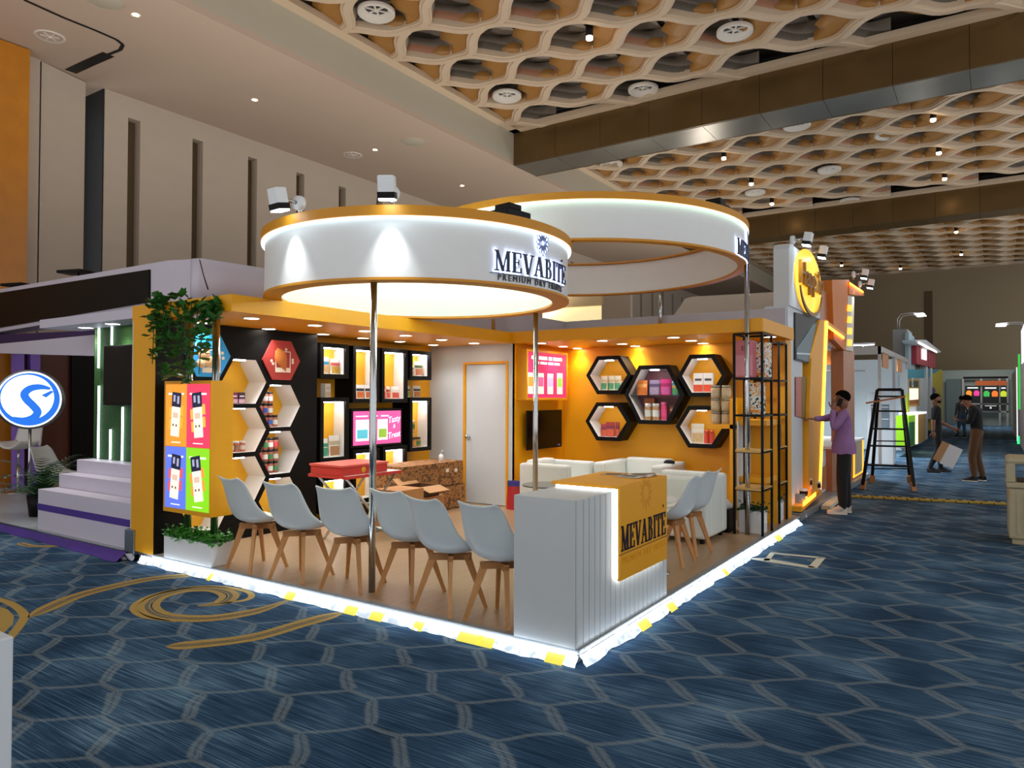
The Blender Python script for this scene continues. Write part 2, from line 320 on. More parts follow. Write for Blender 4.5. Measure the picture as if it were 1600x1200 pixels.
# seams of the wall cladding
# partition pocket at the far left: grey leaf, dark gap, amber pillar
lf = at(65, 100, 2, ZS); gp = at(118, 118, 2, ZS)
px0 = at(33, 95, 2, ZS)
wpart(MB().poly([(XW+.02, at(118, 300, 0, XW-.3).y), (at(65, 300, 0, XW+.25).x, at(65, 300, 0, XW+.25).y), (at(62, 300, 0, XW+.25).x, at(62, 300, 0, XW+.25).y-.02), (XW-.1, at(118, 300, 0, XW-.3).y-.08)][::-1], XY, 0, ZS-.02), 'partition_leaf', 'hallwall', wl)
ya, yb = at(62, 300, 0, XW+.25).y, at(33, 300, 0, XW+.25).y
wpart(MB().box(XW-.2, XW+.25, yb, ya, 0, ZS), 'partition_leaf', 'hallwall', wl)
wpart(MB().box(XW-1.2, XW-1.1, at(110, 300, 0, XW-1.2).y-.4, Y0W+.4, 0, ZS+.3), 'pocket_back', 'pocket', wl)
wpart(MB().box(XW-1.2, XW-.02, Y0W-.02, Y0W+.0, 0, ZS), 'pocket_jamb', 'pocket', wl)
wpart(MB().box(XW-.6, XW+.55, yb-2.5, yb-.02, 0, ZS-.02), 'amber_pillar', 'amber', wl)
wpart(MB().box(XW-.5, XW, YNEAR, yb-2.5, 0, ZS), 'wall_panel', 'hallwall', wl)
# ceiling: plain soffit along the wall + waffle lattice bays
ceil = bpy.data.objects.new('ceiling', None); COL.objects.link(ceil); tag(ceil, kind='structure'); ceil.location = (0, 0, ZS)
wpart(MB().box(XW-1.3, XF, YNEAR, 60, ZS, ZS+.12), 'soffit', 'soffit', ceil)
wpart(MB().box(XF-.12, XF, YNEAR, 60, ZS+.12, ZW+.5), 'soffit_face', 'soffitface', ceil)
wpart(MB().box(XF-.3, XR, YNEAR, 60, ZW+.75, ZW+.85), 'void_slab', 'drape', ceil)
# track groove with rounded corner near the pocket
g = [at(x, y, 2, ZS-.004) for x, y in ((38, 0), (100, 28), (150, 48), (182, 62), (192, 70), (188, 78), (170, 85), (140, 98), (110, 112))]
m = MB()
for i in range(len(g)-1):
    d = (g[i+1]-g[i]).normalized(); u = Vector((-d.y, d.x, 0))*(.03 if i < 6 else .10)
    m.add([g[i]+u, g[i+1]+u, g[i+1]-u, g[i]-u], [(0, 1, 2, 3)])
wpart(m, 'track_groove', 'pocket', ceil)
# rim moulding of the bays
LIPS = MB()
for a, b2 in ((YNEAR, YB1), (YB1F, YB2), (YB2F, YFAR)):
    LIPS.box(XF, XF+.22, a, b2, ZW-.02, ZW+.1); LIPS.box(XF, XR, b2-.22, b2, ZW-.02, ZW+.1)
    LIPS.box(XF, XR, a, a+.22, ZW-.02, ZW+.1) if a > 0 else None
wpart(LIPS, 'bay_moulding', 'ribcream', ceil)
# lattice module: two S-curved ribs leaving a node, the petals above them and the draped panels of the void
kk = (ZW-1.55)/(7.7-1.55)
LA = Vector((CAM.x+(-3.899-CAM.x)*kk, CAM.y+(7.79-CAM.y)*kk, 0)); DX, DY = 1.112*kk, .617*kk
def ribcurve(s):            # s=+1: node -> node+(DX,DY); s=-1 -> (DX,-DY); both start bent towards the cell's axis
    P = []
    for i in range(13):
        t = i/12; base = Vector((DX*t, s*DY*t, 0)); nrm = Vector((DY, -s*DX, 0)).normalized()
        off = .10*math.sin(2*math.pi*t)+.055*math.sin(math.pi*t); P.append(base+nrm*(off if s > 0 else off))
    return P
def lattice_mb(inner):
    m = MB(); hw = .105
    for s in (1, -1):
        P = ribcurve(s); n = len(P); V = []
        U = []
        for i, p in enumerate(P):
            d = (P[min(i+1, n-1)]-P[max(i-1, 0)]).normalized(); U.append(Vector((-d.y, d.x, 0)))
        for i, p in enumerate(P):
            u = U[i]; t = i/12; dip = .05*math.sin(math.pi*t); z = Vector((0, 0, 1))
            V += [p+u*hw+z*.14, p+u*hw+z*(.035-dip), p+u*hw*.62+z*(.03-dip), p+u*hw*.55-z*dip, p-u*hw*.55-z*dip, p-u*hw*.62+z*(.03-dip), p-u*hw+z*(.035-dip), p-u*hw+z*.14]
        m.add(V, [(i*8+j, (i+1)*8+j, (i+1)*8+j+1, i*8+j+1) for i in range(n-1) for j in range(7)], 0, False)
        # a gold leaf spreads from one side of each rib, the other side carries the tall inner panel
        sd = s; V = []
        for i, p in enumerate(P):
            u = U[i]*sd; bow = math.sin(math.pi*i/12)**.8; w = (.27 if s > 0 else .50)*bow
            V += [p+u*hw*.95+Vector((0, 0, .06)), p+u*(hw+w*.5)+Vector((0, 0, .07)), p+u*(hw+w)+Vector((0, 0, .13)), p+u*(hw+w*.8)+Vector((0, 0, .24))]
        fs = [(i*4+j, (i+1)*4+j, (i+1)*4+j+1, i*4+j+1) for i in range(n-1) for j in range(3)]
        m.add(V, [q[::-1] for q in fs] if sd < 0 else fs, 1, True)
        V = []
        for i, p in enumerate(P):
            u = -U[i]*sd; bow = math.sin(math.pi*i/12)
            V += [p+u*hw*.95+Vector((0, 0, .08)), p+u*(hw*.95+.05*bow)+Vector((0, 0, .22)), p+u*(hw*.95-.06*bow)+Vector((0, 0, .36)), p+u*(hw*.95-.16*bow)+Vector((0, 0, .46))]
        m.add(V, [q[::-1] for q in fs] if sd > 0 else fs, 2, True)
        if s > 0: m.m[-len(fs):] = [3 if i % 3 == 0 else 2 for i in range(len(fs))]
    c = Vector((DX, 0, 0))
    def sheet(u, v, z0, sag, w, h, ox, oy): return (c.x+ox+(u-.5)*w, c.y+oy+(v-.5)*h, z0-sag*math.sin(math.pi*v)-.05*math.sin(2*math.pi*u))
    m.grid(lambda u, v: sheet(u, v, .50, .08, DX*1.9, DY*.95, 0, -.28), 5, 4, 2)
    m.grid(lambda u, v: sheet(u, v, .56, -.06, DX*1.9, DY*.95, 0, .30), 5, 4, 2)
    return m
LM = [lattice_mb(k).build('lattice_module', ['ribcream', 'petal', 'drape', ('pinkpanel', 'drapedark')[k]], ceil) for k in (0, 1)]
def inbay(x, y):
    if x < XF-.3 or x > XR-1.2: return False
    return (y < YB1-.3 and y > -2) or (YB1F+.2 < y < YB2-.3) or (YB2F+.2 < y < YFAR-.5)
nodes = []
for i in range(-6, 20):
    for j in range(-16, 32):
        x = LA.x+i*DX; y = LA.y+j*2*DY+(DY if i % 2 else 0)
        if inbay(x, y):
            d = Vector((x+DX-CAM.x, y-CAM.y, ZW-1.55)); z = d.dot(FW)
            if z > .5 and -950 < d.dot(RT)/z*F < 960 and d.dot(UP)/z*F < 900: nodes.append((z, x, y, j % 2))
nodes.sort()
used = [False, False]
for z, x, y, k in nodes[:300]:
    o = LM[k]
    if used[k]: o = o.copy(); COL.objects.link(o)
    used[k] = True; o.location = (x, y, ZW-ZS)
rest = MB(); src = lattice_mb(0)
for z, x, y, k in nodes[300:]:
    rest.add([(p[0]+x, p[1]+y, p[2]+ZW) for p in src.v], src.f, 0, False); rest.m[-len(src.f):] = [4 if q == 3 and k else q for q in src.m]
if nodes[300:]:
    o = wpart(rest, 'lattice_field', ['ribcream', 'petal', 'drape', 'pinkpanel', 'drapedark'], ceil); o['kind'] = 'stuff'
# beams
for k, (a, b2) in enumerate(((YB1, YB1F), (YB2, YB2F))):
    tr = bpy.data.objects.new('trim_%d' % (k+1), None); COL.objects.link(tr); tag(tr, kind='structure'); tr.location = (XF, a, ZS)
    x = XF; w = 1.12*kk
    while x < XR:
        wpart(MB().box(x+.004, x+w-.004, a, a+.05, ZS+.01, ZW+.1), 'beam_panel', 'beamface', tr)
        wpart(MB().box(x+.004, x+w-.004, a+.05, b2-.05, ZS, ZS+.03), 'beam_underside', 'beammirror' if k == 0 else 'beamface', tr)
        x += w
    wpart(MB().box(XF, XR, b2-.05, b2, ZS, ZW+.3), 'beam_back', 'beamface', tr)
    wpart(MB().box(XF, XR, a+.055, b2-.055, ZS+.035, ZW+.3), 'beam_core', 'pocket', tr)
# far wall with the wide entrance opening and lobby beyond
wb = bpy.data.objects.new('wall_back', None); COL.objects.link(wb); tag(wb, kind='structure'); wb.location = (0, YFAR, 0)
zo = at(1500, 578, 1, YFAR).z; xo0, xo1 = at(1472, 640, 1, YFAR).x, at(1592, 640, 1, YFAR).x
wpart(MB().box(XW-1, xo0, YFAR, YFAR+.4, 0, ZW+.6), 'wall_panel', 'farwall', wb); wpart(MB().box(xo1, XR, YFAR, YFAR+.4, 0, ZW+.6), 'wall_panel', 'farwall', wb)
wpart(MB().box(xo0, xo1, YFAR, YFAR+.4, zo, ZW+.6), 'wall_panel', 'farwall', wb)
xs = at(1451, 500, 1, YFAR).x; wpart(MB().box(xs-.18, xs+.18, YFAR-.03, YFAR, 1, at(1451, 455, 1, YFAR).z), 'slot_back', 'slot', wb)
# ---------------------------------------------------------------- the orange stand
from mathutils.geometry import tessellate_polygon
PZ = .09; ZC, ZF = 2.262, 2.405; XB = -4.43; XY0 = -4.75; YD = 4.27; XRW = -3.32; YW = 5.60; XS = -3.294; YS = 4.171
plat = thing('stand_platform', 'raised wood-floored stand platform with glowing white edge and yellow tape', 'platform', (-2.4, 2.8, 0))
hwall = thing('honeycomb_wall', 'black display wall pierced by lit hexagon niches, with an orange end', 'display wall', (-4.6, .95, PZ))
rwall = thing('recessed_wall', 'orange wall behind the black framed display boxes', 'partition', (XY0, 3.1, PZ))
dwall = thing('storage_wall', 'plain white storage-room partition with an orange door frame', 'partition', (-4.0, YD, PZ))
twall = thing('return_wall', 'narrow orange return wall carrying the television', 'partition', (XRW, 5.0, PZ))
bwall = thing('back_wall', 'long orange back wall carrying the black hexagon shelves', 'partition', (-1.6, YW, PZ))
soff = thing('stand_soffit', 'orange L-shaped soffit with round downlights over the stand walls', 'soffit', (-4.0, 2.8, ZC))
ROOTS = {'platform': plat, 'wood_floor': plat, 'platform_edge': plat, 'led_band': plat, 'led_line': plat, 'yellow_tape': plat, 'honeycomb_face': hwall, 'wall_end': hwall, 'wall_return': hwall, 'wall_backing': hwall, 'hexagon_niche': hwall, 'hexagon_panel': hwall,
         'orange_panel': rwall, 'white_panel': dwall, 'door_frame': dwall, 'return_panel': twall, 'upstand': twall, 'back_panel': bwall, 'ledge': bwall, 'ledge_post': bwall, 'end_fin': bwall, 'back_upstand': bwall, 'soffit': soff}
def sp(m, name, mats, **k): return wpart(m, name, mats, ROOTS[name], **k)
sp(MB().box(-4.81, -.035, .035, 5.75, 0, PZ-.012), 'platform', 'greytrim')
sp(MB().box(-4.81, -.055, .055, 5.75, PZ-.012, PZ), 'wood_floor', 'woodfloor')
sp(MB().box(-4.45, 0, 0, .055, PZ-.03, PZ+.002), 'platform_edge', 'greytrim', bev=.004)
sp(MB().box(-.055, 0, .055, 5.7, PZ-.03, PZ+.002), 'platform_edge', 'greytrim', bev=.004)
# glowing LED band under crumpled clear plastic, patched with yellow tape
def ledband(a, b, nrm, n=90):
    a, b = Vector(a), Vector(b); nrm = Vector(nrm); rnd = random.Random(3)
    ph = [rnd.uniform(-1, 1) for _ in range(n+1)]
    def f(u, v):
        i = int(u*n+.5); w = .010*ph[i]+.006*math.sin(u*70)
        return a.lerp(b, u)+nrm*(.004+(.045+w)*v+.006*math.sin(9*v+ph[i]*4))+Vector((0, 0, (PZ-.035)*(1-v)+.004))
    return MB().grid(f, n, 3, 0, True)
sp(ledband((-4.62, 0, 0), (0, 0, 0), (0, -1, 0)), 'led_band', 'stripled'); sp(ledband((0, 0, 0), (0, 5.6, 0), (1, 0, 0)), 'led_band', 'stripled')
sp(MB().tube([(-4.6, -.016, .062), (-.01, -.016, .062)], .004, 6), 'led_line', 'ledline'); sp(MB().tube([(.016, .01, .062), (.016, 5.55, .062)], .004, 6), 'led_line', 'ledline')
for px, py, w in ((330, 897, .05), (455, 932, .10), (550, 955, .12), (590, 963, .12), (655, 978, .08), (735, 998, .18), (760, 1004, .12), (868, 1030, .12)):
    x = at(px, py, 1, -.03).x; sp(MB().add([(x-w/2, -.062, .004), (x+w/2, -.062, .004), (x+w/2, -.012, PZ-.03), (x-w/2, -.012, PZ-.03)], [(0, 1, 2, 3)]), 'yellow_tape', 'stripyellow')
for px, py, w in ((1005, 962, .16), (1048, 935, .13), (1132, 882, .09), (1215, 830, .2)):
    y = at(px, py, 0, .03).y; sp(MB().add([(.062, y-w/2, .004), (.062, y+w/2, .004), (.012, y+w/2, PZ-.03), (.012, y-w/2, PZ-.03)], [(0, 1, 2, 3)]), 'yellow_tape', 'stripyellow')
# left wall block: orange end, black face pierced by hexagons
HW, HH = .53, .456
niches = [(1.405, 1.445), (1.405, .943), (1.405, .44), (.955, 1.70), (.955, 1.20), (.955, .695), (.53, 1.46), (.53, .965), (.53, .46)]
outer = [Vector((y, z, 0)) for y, z in ((0.0, PZ), (1.91, PZ), (1.91, ZC), (0.0, ZC))]
loops = [outer]+[[Vector((y, z, 0)) for y, z in hexpts(cy, cz, HW, HH)] for cy, cz in niches]
flat = [p for l in loops for p in l]
tri = tessellate_polygon(loops)
m = MB(); m.add([(XB, p.x, p.y) for p in flat], [list(t) for t in tri]); sp(m, 'honeycomb_face', 'black')
sp(MB().box(-4.81, XB-.001, -.004, .02, PZ, ZC), 'wall_end', 'orange'); sp(MB().box(XB-.36, XB-.002, 1.89, 1.912, PZ, ZC), 'wall_return', 'black'); sp(MB().box(-4.83, -4.81, 0, 1.92, PZ, ZC), 'wall_backing', 'whitewall')
for cy, cz in niches:
    h = hexpts(cy, cz, HW, HH); m = MB(); V = [(XB, y, z) for y, z in h]+[(XB-.30, y, z) for y, z in h]
    m.add(V, [(i, i+6, (i+1) % 6+6, (i+1) % 6) for i in range(6)]); n = sp(m, 'hexagon_niche', 'white')
    b = MB().add([(XB-.295, y, z) for y, z in h], [list(range(6))]); wpart(b, 'niche_back', 'orange2', n)
    l = MB().box(XB-.06, XB-.02, cy-.10, cy+.02, cz+HH/2-.012, cz+HH/2-.004); wpart(l, 'niche_light', 'boxled', n)
def hexpanel(cy, cz, mname):
    return sp(MB().poly(hexpts(cy, cz, .49, .425), YZ, XB, XB+.018), 'hexagon_panel', mname)
# picture panels
hp = hexpanel(1.405, 1.94, 'redpanel'); hb = hexpanel(.53, 1.952, 'bluepanel')
mat('almond', '#d07a35', .6, var=.3, vscale=20, stretch=(1, 6, 1)); mat('ivory', '#efe6d6', .6); mat('cream', '#e9c79a', .6, var=.2, vscale=30)
def frame_print(par, cy, cz, s=1.0):
    m = MB()
    for a, b2, c, d in ((-.10, .10, -.12, -.07), (-.10, -.09, -.07, .11), (.09, .10, -.07, .11), (-.10, .10, .10, .11)): m.box(XB+.018, XB+.021, cy+a, cy+b2, cz+c, cz+d)
    return wpart(m, 'printed_frame', 'ivory', par)
frame_print(hp, 1.42, 1.93); frame_print(hb, .56, 1.90)
m = MB()
def alm(u, v):
    t = u*math.pi; r = .075*math.sin(t)*(1-.35*math.cos(t)); a = v*math.pi
    l = -.14+.28*u; y = r*math.cos(a); return (XB+.021+.018*math.sin(a)*math.sin(t), 1.40+y*.92-l*.42, 1.945+l*.92+y*.42)
m.grid(alm, 12, 8); wpart(m, 'almond_print', 'almond', hp)
m = MB()
for (dy, dz, r) in ((-.02, .03, .07), (.03, -.04, .06), (-.05, -.06, .05)): m.lathe([(0, .012), (r*.7, .009), (r, 0)], 12, M=Matrix.Rotation(math.pi/2, 3, 'Y'), c=(XB+.02, .50+dy, 1.93+dz))
wpart(m, 'cashew_print', 'cream', hb)
for par, pts in ((hp, ((1.46, 2.06), (1.55, 1.95), (1.27, 1.93), (1.29, 1.90), (1.55, 1.92))), (hb, ((.68, 1.98), (.69, 1.93), (.40, 2.05)))):
    m = MB()
    for y, z in pts: m.poly(hexpts(y, z, .034, .03), YZ, XB+.018, XB+.0195)
    wpart(m, 'icon_print', 'ivory', par)
# recessed orange wall, door wall, return wall, back wall
sp(MB().box(XY0-.05, XY0, 1.91, YD, PZ, ZC), 'orange_panel', 'orange')
dx0, dx1 = at(724, 700, 1, YD).x, at(794, 700, 1, YD).x; dz = at(792, 564, 1, YD).z
m = MB(); m.box(XY0, dx0, YD, YD+.05, PZ, ZC); m.box(dx1, XRW, YD, YD+.05, PZ, ZC); m.box(dx0, dx1, YD, YD+.05, dz, ZC); sp(m, 'white_panel', 'whitewall')
sp(MB().box(XRW-.05, XRW, YD+.002, YW, PZ, ZC), 'return_panel', 'orange'); sp(MB().box(XRW, -.10, YW, YW+.1, PZ, ZC), 'back_panel', 'orange')
dw = .035
for a in ((dx0, dx0+dw, PZ, dz), (dx1-dw, dx1, PZ, dz), (dx0+dw, dx1-dw, dz-dw, dz)): sp(MB().box(a[0], a[1], YD-.012, YD+.05, a[2], a[3]), 'door_frame', 'orange')
door = MB().box(dx0+dw+.004, dx1-dw-.004, YD+.008, YD+.045, PZ+.008, dz-dw-.004).build('door_1', 'whitewall'); tag(door, 'plain white storage door in an orange frame with a round steel knob', kind='structure')
kx = at(732, 682, 1, YD).x; kz = at(732, 682, 1, YD).z
MB().lathe([(0, .0), (.028, .0), (.03, .006), (.012, .012), (.012, .03), (.028, .045), (.03, .06), (.02, .072), (0, .075)], 16, M=Matrix.Rotation(math.pi/2, 3, 'X'), c=(kx, YD+.008, kz)).build('door_knob', 'chrome', door)
# soffits
m = MB().box(-4.83, XS, -.004, YW, ZC, ZF); sp(m, 'soffit', 'orange'); m = MB().box(XS, -.045, YS, YW, ZC, ZF); sp(m, 'soffit', 'orange')
DL = [(393, 497), (420, 513.5), (492, 508), (505, 522), (571, 517), (567, 528), (634, 524), (625, 533.5), (690, 530.6), (677, 538.7), (740.6, 536), (318, 504), (845.6, 536), (880, 541), (911, 545), (941, 532), (972.5, 537), (1052.5, 527), (1080, 532), (1004, 542), (1106, 537.5), (1203, 526)]
dl0 = None
for px, py in DL:
    p = at(px, py, 2, ZC)
    if dl0 is None:
        m = MB(); m.lathe([(.066, 0), (.066, -.006), (.078, -.008), (.080, 0)], 20, mi=1); m.disc((0, 0, -.004), .067, 20, 0, up=False)
        dl0 = m.build('downlight', ['downlight', 'white'], soff); o = dl0
    else:
        o = dl0.copy(); COL.objects.link(o)
    o.location = Vector((p.x, min(p.y, YW-.1), ZC))-soff.location
    ld = bpy.data.lights.new('downlight_lamp', 'SPOT'); ld.energy = 20; ld.spot_size = math.radians(120); ld.spot_blend = .9; ld.shadow_soft_size = .06; ld.color = (.95, .98, 1)
    lo = bpy.data.objects.new('downlight_lamp', ld); COL.objects.link(lo); lo.parent = o; lo.location = (0, 0, -.02)
# storage-room upstand wrapped in plastic
mat('wrap', '#b9b8c4', .32, var=.08, vscale=3, bump=.5, bscale=5)
zb = at(879, 503, 1, 5.72).z
sp(MB().box(XRW-.08, XRW-.02, 4.4, 5.72, ZF, zb), 'upstand', 'wrap'); sp(MB().box(-4.83, XRW-.08, 4.4, 4.46, ZF, zb), 'upstand', 'wrap'); sp(MB().box(XRW-.08, -.17, 5.72, 5.78, PZ, zb), 'back_upstand', 'wrap')
# orange ledge in front of the back wall, right end fin
lx0, lx1 = at(1103, 660, 1, 4.95).x, at(1140, 660, 1, 4.95).x; lz = at(1120, 663, 1, 4.95).z
sp(MB().box(lx0, lx1+.07, 4.95, YW, lz-.05, lz), 'ledge', 'orange'); sp(MB().box(lx1, lx1+.07, 4.95, YW, PZ, at(1143, 622, 1, 4.95).z), 'ledge_post', 'orange')
sp(MB().box(-.20, -.10, 5.42, YW, PZ, ZC), 'end_fin', 'orange')
# ---------------------------------------------------------------- ring canopies
mat('emblemgrey', '#7c86a0', .5); cm_grey = 'emblemgrey'
def ringpt(c, R, ang, z): return Vector((c[0]+R*math.cos(ang), c[1]+R*math.sin(ang), z))
def ring(c, R, Ri, zb, zt, cap, label, poles, innerled, ledm, a_text, name_size, tagline=True):
    t = thing('ring_canopy', label, 'canopy', (c[0], c[1], 0), group='round canopies over the stand'); cc = (0, 0, 0); n = 96
    MB().lathe([(R, zb+.02), (R, zt-cap)], n).build('drum_skin', 'white', t)
    MB().lathe([(Ri, zt-.02), (Ri, zb+.02)], n).build('inner_skin', 'white', t)
    MB().lathe([(R+.012, zb+.02), (R+.012, zb), (Ri-.004, zb), (Ri-.004, zb+.02)], n, sm=False).build('lower_rim', 'ringgold', t)
    MB().lathe([(R+.035, zt-cap), (R+.035, zt), (Ri-.07, zt), (Ri-.07, zt-.015), (R-.01, zt-.02), (R-.01, zt-cap), (R+.035, zt-cap)], n, sm=False).build('upper_rim', 'ringgold', t)
    MB().lathe([(R+.004, zt-cap-.004), (R+.030, zt-cap-.004), (R+.030, zt-cap-.020), (R+.004, zt-cap-.004)], n, sm=False).build('led_strip', ledm, t)
    if innerled: MB().lathe([(Ri-.01, zt-.05), (Ri-.05, zt-.05), (Ri-.05, zt-.02)], n, sm=False).build('inner_led_strip', 'innerled', t)
    for x, y, z0 in poles:
        MB().tube([(x-c[0], y-c[1], z0), (x-c[0], y-c[1], zb+.01)], .026, 14).build('pole', 'chrome', t)
    # raised lettering wrapped around the drum
    S, SV, zc = name_size; mid = a_text
    def wrap(p, q, h):
        a = mid+(p*S-SWIDTH*S/2)/R; return ringpt((0, 0), R+h, a, zc+q*SV)
    for ch, x in SWORD:
        l = serif(ch, lambda p, q, h: wrap(p+x, q, h), .022, .034, 0).build('letter', 'navy', t)
        serif(ch, lambda p, q, h: wrap((p-.4)*1.04+.4+x, (q-.5)*1.06+.5, h), .004, .021, 0).build('letter_glow', 'lettglow', l)
    g = MB()
    m = MB().poly([(-.2+i*.1, -.11) for i in range(int((SWIDTH+.4)*10))]+[(SWIDTH+.1-i*.1, -.085) for i in range(int((SWIDTH+.4)*10))], lambda p, q, h: wrap(p, q, h), .004, .012); m.build('underline', 'navy', t)
    m = MB().poly([(SWIDTH-.42, 1.22), (SWIDTH-.34, 1.22), (SWIDTH-.34, 1.32), (SWIDTH-.42, 1.32)], wrap, .006, .02); m.build('accent', 'navy', t)
    if tagline:
        for m in words(('PREMIUM', 'DRY', 'FRUITS'), .064, .004, 1.4, .05):
            m.v = [tuple(ringpt((0, 0), R+.006+p[2], mid+p[0]/R, zc-.066+p[1])) for p in m.v]; m.build('tagline_word', 'darkgrey', t)
    # flower emblem: two rows of outlined petals, backlit
    fc = (SWIDTH*.55, 1.78); m = MB(); m2 = MB()
    for k in range(12):
        a = 2*math.pi*k/12
        for r0, r1, w, mm in ((.20, .66, .15, m), (.12, .44, .11, m2)):
            aa = a+(0 if mm is m else math.pi/12); pts = []
            for t_, ww in ((r0, .3), ((r0+r1)/2, 1), (r1, .05), ((r0+r1)/2, -1), (r0, -.3)):
                pts.append((fc[0]+t_*math.cos(aa)-ww*w*math.sin(aa), fc[1]+t_*math.sin(aa)+ww*w*math.cos(aa)))
            for i in range(4):
                (x0, y0), (x1, y1) = pts[i], pts[i+1]; L = math.hypot(x1-x0, y1-y0) or 1; ux, uy = -(y1-y0)/L*.009, (x1-x0)/L*.009
                mm.poly([(x0-ux, y0-uy), (x1-ux, y1-uy), (x1+ux, y1+uy), (x0+ux, y0+uy)], wrap, .020, .026)
    m.add(m2.v, m2.f); e = m.build('flower_emblem', cm_grey, t)
    pts = [(fc[0]+.64*math.cos(2*math.pi*i/24)*(.86 if i % 2 else 1), fc[1]+.64*math.sin(2*math.pi*i/24)*(.86 if i % 2 else 1)) for i in range(24)]
    MB().poly(pts, wrap, .004, .019).build('emblem_glow', 'lettglow', e)
    return t
mat('lettglow', '#ffffff', .5, emit='#b4c8ff', es=2.4)
C1, R1 = (-2.40, 1.35), 1.36; C2, R2 = (-1.99, 3.70), 1.83
pA = at(581, 925, 2, PZ)
ring1 = ring(C1, R1, 1.225, ZF+.003, 2.955, .075, 'smaller front round white canopy with gold rims, lit inside, lettered on its right', [(pA.x, pA.y, PZ), (-1.885, 2.545, PZ)], True, 'ledcool', math.radians(-5.6), (.136, .158, 2.512))
pE = at(1168, 835, 2, PZ); pD = at(1037, 460, 2, 2.98)
ring2 = ring(C2, R2, 1.75, 2.98, 3.42, .065, 'larger rear round white canopy with gold rims, raised above the smaller one', [(pE.x, pE.y, PZ), (pD.x, pD.y-.12, ZF), (-3.62, 4.25, ZF)], False, 'ledgreen', math.radians(11.5), (.143, .165, 3.0), False)
# flood lamps on the canopies
mat('lampwhite', '#e8eaec', .4)
def flood(loc, aim, label, black=False):
    d = (Vector(aim)-Vector(loc)); rz = math.atan2(d.y, d.x)
    t = thing('flood_lamp', label, 'flood lamp', loc, rz, 'clip-on exhibition flood lamps')
    b = 'black' if black else 'lampwhite'
    if black:
        MB().box(-.14, .14, -.10, .10, 0, .07).build('housing', 'black', t, bev=.01); MB().box(-.10, .05, -.08, .08, .07, .12).build('hood', 'black', t, bev=.01); return t
    MB().lathe([(.0, -.02), (.055, -.02), (.06, 0), (.055, .03), (0, .035)], 16, M=Matrix.Rotation(math.pi/2, 3, 'Y'), c=(-.02, 0, .10)).build('bracket_disc', b, t)
    MB().tube([(-.02, 0, .0), (-.02, 0, .10)], .014).build('stem', 'chrome', t); MB().tube([(.0, 0, .10), (.13, 0, .10)], .014).build('arm', 'chrome', t)
    Rm = Matrix.Rotation(math.radians(12), 3, 'Y'); h = MB().obox((0, 0, .03), (.10, .12, .13)); h.v = [tuple(Rm@Vector(p)+Vector((.17, 0, .08))) for p in h.v]; h.build('head', b, t, bev=.012)
    k = MB().obox((0, 0, -.045), (.104, .124, .045)); k.v = [tuple(Rm@Vector(p)+Vector((.17, 0, .08))) for p in k.v]; k.build('heat_sink', 'black', t)
    f = MB().obox((0, 0, -.075), (.09, .11, .014)); f.v = [tuple(Rm@Vector(p)+Vector((.17, 0, .08))) for p in f.v]; f.build('lens', 'led', t)
    ld = bpy.data.lights.new('flood_beam', 'SPOT'); ld.energy = 26; ld.spot_size = math.radians(60); ld.spot_blend = 1; ld.shadow_soft_size = .03; ld.color = (.92, .97, 1)
    lo = bpy.data.objects.new('flood_beam', ld); COL.objects.link(lo); lo.parent = t; lo.location = (.155, 0, -.03); lo.rotation_euler = (0, math.radians(13), 0)
    return t
for a, lab in ((math.radians(-94), 'white flood lamp at the far left rim of the front canopy'), (math.radians(-58), 'white flood lamp atop the middle of the front canopy rim')):
    p = ringpt(C1, R1-.02, a, 2.955); flood(p, ringpt(C1, R1+2, a, 3.0), lab)
p = ringpt(C1, R1-.12, math.radians(-14), 2.955); flood(p, ringpt(C1, R1+2, math.radians(60), 3), 'black box lamp on the front canopy above the lettering', True)
p = ringpt(C2, R2-.14, math.radians(-8), 3.42); flood(p, ringpt(C2, R2+2, math.radians(60), 3), 'black box lamp on the rear canopy rim', True)
# ---------------------------------------------------------------- reception counter
ct = at(803, 773, 1, 0).z; cx0, cx1 = -.455, -.012; cy1 = 1.37
counter = thing('reception_counter', 'white slatted reception counter with glowing orange wrap-over panel', 'counter', (-.235, .68, PZ))
def cp(m, name, mats, **k): return wpart(m, name, mats, counter, **k)
cp(MB().box(cx0, cx1-.014, .0, cy1, PZ, ct), 'body', 'matwhite', bev=.003)
ns = 19; w = cy1/ns
for i in range(ns): cp(MB().box(cx1-.012, cx1, i*w+.004, (i+1)*w-.004, PZ+.004, ct), 'slat', 'matwhite')
py0 = at(969, 820, 0, .03).y; pz0 = at(970, 908, 0, .03).z; py1 = at(1042, 800, 0, .03).y; pt = at(969, 760, 0, .03).z
cp(MB().box(.012, .03, py0, py1, pz0, pt-.02), 'front_panel', 'orange'); cp(MB().box(cx0-.02, .03, py0, py1, pt-.02, pt), 'top_panel', 'orange')
cp(MB().box(-.0, .011, py0+.008, py0+.026, pz0+.01, pt-.02), 'edge_light', 'led'); cp(MB().box(.0, .011, py0+.026, py1-.01, pz0+.008, pz0+.022), 'edge_light', 'led'); cp(MB().box(cx0+.01, .0, py0+.010, py0+.026, ct+.002, pt-.021), 'edge_light', 'led')
S = .098; pc = (py0+py1)/2+.02
zb0 = at(1000, 850, 0, .03).z
def cw(p, q, h): return (.03+h, pc-.03+(p-SWIDTH/2)*.108, zb0+q*.16)
for ch, x in SWORD: cp(serif(ch, lambda p, q, h: cw(p+x, q, h), 0, .006), 'letter', 'navy')
cp(MB().poly([(-.3, -.13), (SWIDTH+.3, -.13), (SWIDTH+.3, -.10), (-.3, -.10)], cw, 0, .002), 'underline', 'brown')
